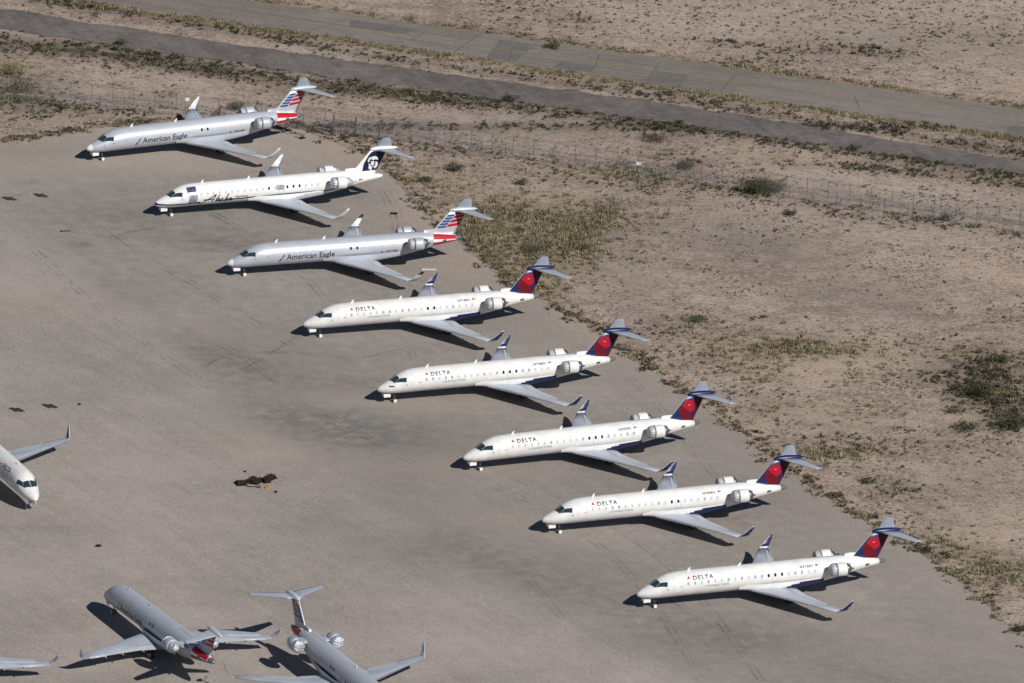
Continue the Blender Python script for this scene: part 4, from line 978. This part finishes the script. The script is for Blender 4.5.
def stone(V_, cols):
    c = (1, 1, 1); p = [(math.cos(t)*random.uniform(.7, 1.3), math.sin(t)*random.uniform(.7, 1.3), 0) for t in (0, 1.6, 3.1, 4.7)]; q = (random.uniform(-.2, .2), random.uniform(-.2, .2), random.uniform(.6, 1))
    for k in range(4): V_.tri(p[k], p[(k+1) % 4], q, c)
T_stone = [template(stone, None) for _ in range(6)]
N_ = 380000
u = RS.uniform(-160, 1180, N_); v = RS.uniform(-90, 700, N_); ok = ~on_apron(u, v) & ~paved(u, v, .8); u = u[ok]; v = v[ok]
# uneven growth: a few octaves of smooth random hills over the survey
def hills(u, v, sc, seed):
    r_ = np.random.RandomState(seed); g_ = r_.rand(90, 160); x = (u+200)/sc % 158; y = (v+120)/(sc*.45) % 88; i = x.astype(int); j = y.astype(int); fx = smooth(x-i); fy = smooth(y-j)
    return (g_[j, i]*(1-fx)+g_[j, i+1]*fx)*(1-fy)+(g_[j+1, i]*(1-fx)+g_[j+1, i+1]*fx)*fy
hill = hills(u, v, 60, 1)*.45+hills(u, v, 24, 2)*.33+hills(u, v, 9, 3)*.22
g, s_ = desert_fields(u, v); xyz = at_arr(u, v)[:, :2]; c0 = RS.rand(len(u)); wgt = np.clip((hill-.32)*3.2, 0, 2.2)
pg = np.clip(g*1.25-.05, 0, 1)*np.clip(.15+.42*wgt, 0, .80); ps = np.clip(s_*1.2, 0, 1.2)*np.clip(.06+.20*wgt, 0, .45); pf = .16*wgt*np.where(v < 100, .4, 1)
Vg = Stamp(); Vs = Stamp(); Vp = Stamp()
def sel(m_): return xyz[m_], int(m_.sum())
m_ = c0 < pg*.62; xy, n = sel(m_); h = RS.uniform(.20, .50, n); Vg.put(T_tuft, xy, h*.9, h, tint(n))
m_ = (c0 >= pg*.62) & (c0 < pg); xy, n = sel(m_); h = RS.uniform(.20, .46, n); Vg.put(T_olive, xy, h*.9, h, tint(n))
m_ = (c0 >= pg) & (c0 < pg+ps); xy, n = sel(m_); h = RS.uniform(.14, .42, n); Vs.put(T_bush, xy, h, h*RS.uniform(.7, 1.1, n), tint(n, .3))
m_ = (c0 >= pg+ps) & (c0 < pg+ps+pf); xy, n = sel(m_); h = RS.uniform(.07, .21, n)**1.0; Vs.put(T_small, xy, h, h*RS.uniform(.7, 1.2, n), tint(n, .3))
m_ = (c0 >= pg+ps+pf) & (c0 < pg+ps+pf+.014*wgt); xy, n = sel(m_); h = RS.uniform(.2, .42, n); Vs.put(T_bush, xy, h, h*.7, tint(n, .3))
m_ = (c0 > .90) & (c0 < .90+.10*np.clip(wgt, .15, 1)); xy, n = sel(m_); h = RS.uniform(.04, .13, n); Vp.put(T_stone, xy, h, h, np.array([[.26,.205,.165]])*tint(n, .3))
# thick growth where the photograph shows it closed
n = 260000; u = RS.uniform(-160, 1180, n); v = RS.uniform(-60, 700, n); ok = ~on_apron(u, v) & ~paved(u, v, .5); u = u[ok]; v = v[ok]
g, s_ = desert_fields(u, v); hill = hills(u, v, 26, 12)*.5+hills(u, v, 9, 13)*.5; w_ = np.clip((hill-.28)*3, .05, 1.3); c0 = RS.rand(len(u)); xyz = at_arr(u, v)[:, :2]
pg = np.clip((g-.25)*1.0, 0, 1)*1.0*w_; ps = np.clip((s_-.20)*1.4, 0, 1)*.42*w_
fs_ = np.where(v < 130, .88, .55); m_ = c0 < pg*fs_; xy, n = sel(m_); h = RS.uniform(.25, .60, n)*np.where(v[m_] < 130, .6, 1); Vg.put(T_tuft, xy, h*.9, h, tint(n))
m_ = (c0 >= pg*fs_) & (c0 < pg); xy, n = sel(m_); h = RS.uniform(.25, .55, n); Vg.put(T_olive, xy, h*.9, h, tint(n))
m_ = (c0 >= pg) & (c0 < pg+ps); xy, n = sel(m_); h = RS.uniform(.2, .6, n); Vs.put(T_bush, xy, h, h*RS.uniform(.6, 1.0, n), tint(n, .3))
# even rows of little scrub beyond the taxiway
n = 5200; u = RS.uniform(480, 1200, n); v = RS.uniform(-95, 112, n); m_ = (v < 14+(u-350)*.1412-4) & (RS.rand(n) < np.clip(1.15-(v+20)/75, .12, 1)); u = u[m_]; v = v[m_]
n = len(u); h = RS.uniform(.16, .34, n); Vs.put(T_bush, at_arr(u, v)[:, :2], h, h*.8, tint(n))
# weeds along the apron's edge, in clumps
us, vs_ = [], []
for (u0, v0), (u1, v1) in zip(APRON[2:-1], APRON[3:]):
    L_ = math.hypot(u1-u0, v1-v0)
    for _ in range(int(L_*.34)+1):
        t = random.random(); e = random.gauss(2, 5); cu, cv = u0+(u1-u0)*t+e*.8-1.5, v0+(v1-v0)*t-e*.5+.8
        for _ in range(random.randint(2, 11)): us.append(cu+random.gauss(0, 3.2)); vs_.append(cv+random.gauss(0, 1.3))
us = np.array(us); vs_ = np.array(vs_); xy = at_arr(us, vs_)[:, :2]; n = len(us); h = RS.uniform(.12, .42, n); k = RS.rand(n) < .65
Vs.put(T_bush, xy[k], h[k], h[k]*.8, tint(int(k.sum()), .3)); Vg.put(T_tuft, xy[~k], h[~k], h[~k], tint(int((~k).sum())))
tag(link('dry_grass', Vg.done('dry_grass')), 'dry straw coloured grass tufts on the desert', 'grass', kind='stuff')
tag(link('low_scrub', Vs.done('low_scrub')), 'low dark scrub scattered over the desert', 'scrub', kind='stuff')
tag(link('stones', Vp.done('stones')), 'small tan stones on the desert', 'stones', kind='stuff')
def shrub(u, v, h, r, n, cols, lab, leaf=.11):
    x, y = at(u, v); root = empty('shrub', (x, y, 0)); tag(root, lab, 'shrub', 'shrubs dotting the desert')
    V_ = Veg(); bush(V_, 0, 0, h, r, int(n*1.5), cols, leaf*1.35); link('foliage', V_.done('foliage'), root)
    m_ = MB()
    for k in range(7):
        a = k*.9+random.random(); m_.tube((0, 0, 0), (r*.6*math.cos(a), r*.6*math.sin(a), h*random.uniform(.5, .8)), .035, .01, 5)
    link('stem', m_.mesh('stem', M['bark'], fix=False), root)
G_ = [COLS['green'], COLS['olive'], COLS['green'], COLS['dark']]; S_ = [COLS['sage'], COLS['green'], COLS['grey']]; D_ = [COLS['dark'], COLS['green'], COLS['grey']]; B_ = [COLS['brown'], COLS['grey'], COLS['olive']]; R_ = [COLS['red'], COLS['brown']]
for a in [(757,194,2.0,1.75,1500,G_,'largest green bush by the fence in the upper right'),
 (774,192,1.2,1.4,700,B_+[COLS['sage']],'greyish bush touching the right side of the largest green bush'),
 (455,171,.95,1.25,600,S_,'grey green bush on the sand behind the striped tail of the third jet'),
 (521,184,.7,.85,330,S_,'small grey green bush right of the tail of the third jet'),
 (509,101,.75,.95,420,D_,'dark round bush on the lower verge of the gravel road, upper middle'),
 (424,181,.5,.9,260,B_,'brown bush on the sand between the second and third tails'),
 (236,110,1.0,1.0,420,G_,'green bush behind the far engine of the farthest jet'),
 (698,322,.9,1.1,420,S_,'grey green bush left of the long grass patch on the right'),
 (1000,362,1.0,1.4,600,G_,'green bush at the top of the dark thicket on the right edge'),
 (981,396,1.5,1.8,1100,G_+[COLS['dark']],'dark green bush in the middle of the thicket on the right edge'),
 (1012,428,1.5,2.1,1200,D_,'dark bush at the bottom of the thicket on the right edge'),
 (966,430,.9,1.5,600,[COLS['dark'],COLS['sage'],COLS['green']],'blue green low bush below the thicket'),
 (956,412,.7,1.1,380,[COLS['sage'],COLS['olive']],'olive bush left of the thicket'),
 (992,394,.55,.6,160,[COLS['lime']],'bright lime bush in the thicket, left of two'),
 (1003,395,.4,.6,140,[COLS['lime']],'bright lime bush in the thicket, right of two'),
 (995,402,.5,1.2,300,R_,'reddish brown low bush under the lime bushes'),
 (553,48,.7,1.1,360,D_,'dark bush beyond the taxiway, top middle'),
 (655,140,.5,2.2,500,R_,'reddish brown low thicket above the white fence sign'),
 (686,168,.9,1.4,520,D_,'dark bush by the fence left of the largest green bush'),
 (854,150,.6,.9,260,D_,'dark bush on the lower verge of the gravel road, upper right'),
 (679,124,.5,.7,200,D_,'small dark bush at the edge of the gravel road, upper middle right'),
 (868,483,.6,.9,280,S_,'grey green bush beyond the tail of the second nearest jet'),
 (925,551,.7,1.0,360,D_,'dark bush at the apron edge by the tail tip of the nearest jet'),
 (838,497,.5,.8,260,B_,'brown bush at the apron edge behind the second nearest jet'),
 (1018,632,.6,.8,260,D_,'dark bush at the apron edge in the lower right corner'),
 (535,252,.8,1.4,460,B_+[COLS['olive']],'olive brown bush in the long grass behind the third tail'),
 (583,249,.6,.9,260,B_,'brown bush at the right end of the long grass'),
 (519,232,.5,.7,200,G_,'small green bush in the long grass by the third tail'),
 (790,215,.6,.9,260,D_,'small dark bush below the largest green bush'),
 (944,220,.7,1.0,320,S_,'grey green bush on the fence line at the right'),
 (120,45,.6,.9,280,D_,'dark bush on the verge of the gravel road, upper left'),
 (22,92,1.7,1.7,800,[COLS['olive'],COLS['straw'],COLS['olive'],COLS['grey']],'tall straw green bush by the fence at the left edge'),
 (10,75,1.9,1.8,900,[COLS['olive'],COLS['straw'],(.2,.18,.09)],'pale yellow green bush at the left edge behind the fence')]:
    shrub(*a)

# ------------------------------------------------------------------ light, sky, camera
az, el = -50.0, 37.9
d = Vector((math.cos(rad(az))*math.cos(rad(el)), math.sin(rad(az))*math.cos(rad(el)), math.sin(rad(el))))
sl = D.lights.new('sun', 'SUN'); sl.energy = 5.0; sl.angle = rad(.53); sl.color = (1.0, .965, .92)
so = D.objects.new('sun', sl); C.objects.link(so); so.rotation_euler = d.to_track_quat('Z', 'Y').to_euler(); so.location = (0, 0, 300)
w = D.worlds.new('World'); bpy.context.scene.world = w; w.use_nodes = True; nt = w.node_tree
sky = nt.nodes.new('ShaderNodeTexSky'); sky.sky_type = 'NISHITA'; sky.sun_disc = False; sky.sun_elevation = rad(el); sky.sun_rotation = math.atan2(d.x, d.y); sky.air_density = .8; sky.dust_density = .1; sky.ozone_density = 2; sky.altitude = 1200
nt.links.new(sky.outputs[0], nt.nodes['Background'].inputs[0]); nt.nodes['Background'].inputs[1].default_value = .05
cam = D.cameras.new('camera'); co_ = D.objects.new('camera', cam); C.objects.link(co_)
cam.sensor_width = 36; cam.lens = F*36/1024; cam.clip_start = 5; cam.clip_end = 30000
Mx = Matrix(((_r2[0], _u2[0], -_fw[0], CAM[0]), (_r2[1], _u2[1], -_fw[1], CAM[1]), (_r2[2], _u2[2], -_fw[2], CAM[2]), (0, 0, 0, 1)))
co_.matrix_world = Mx
sc = bpy.context.scene; sc.camera = co_
sc.view_settings.view_transform = 'Standard'; sc.view_settings.look = 'None'; sc.view_settings.exposure = -.18; sc.view_settings.gamma = 1
sc.render.resolution_x = 1024; sc.render.resolution_y = 683
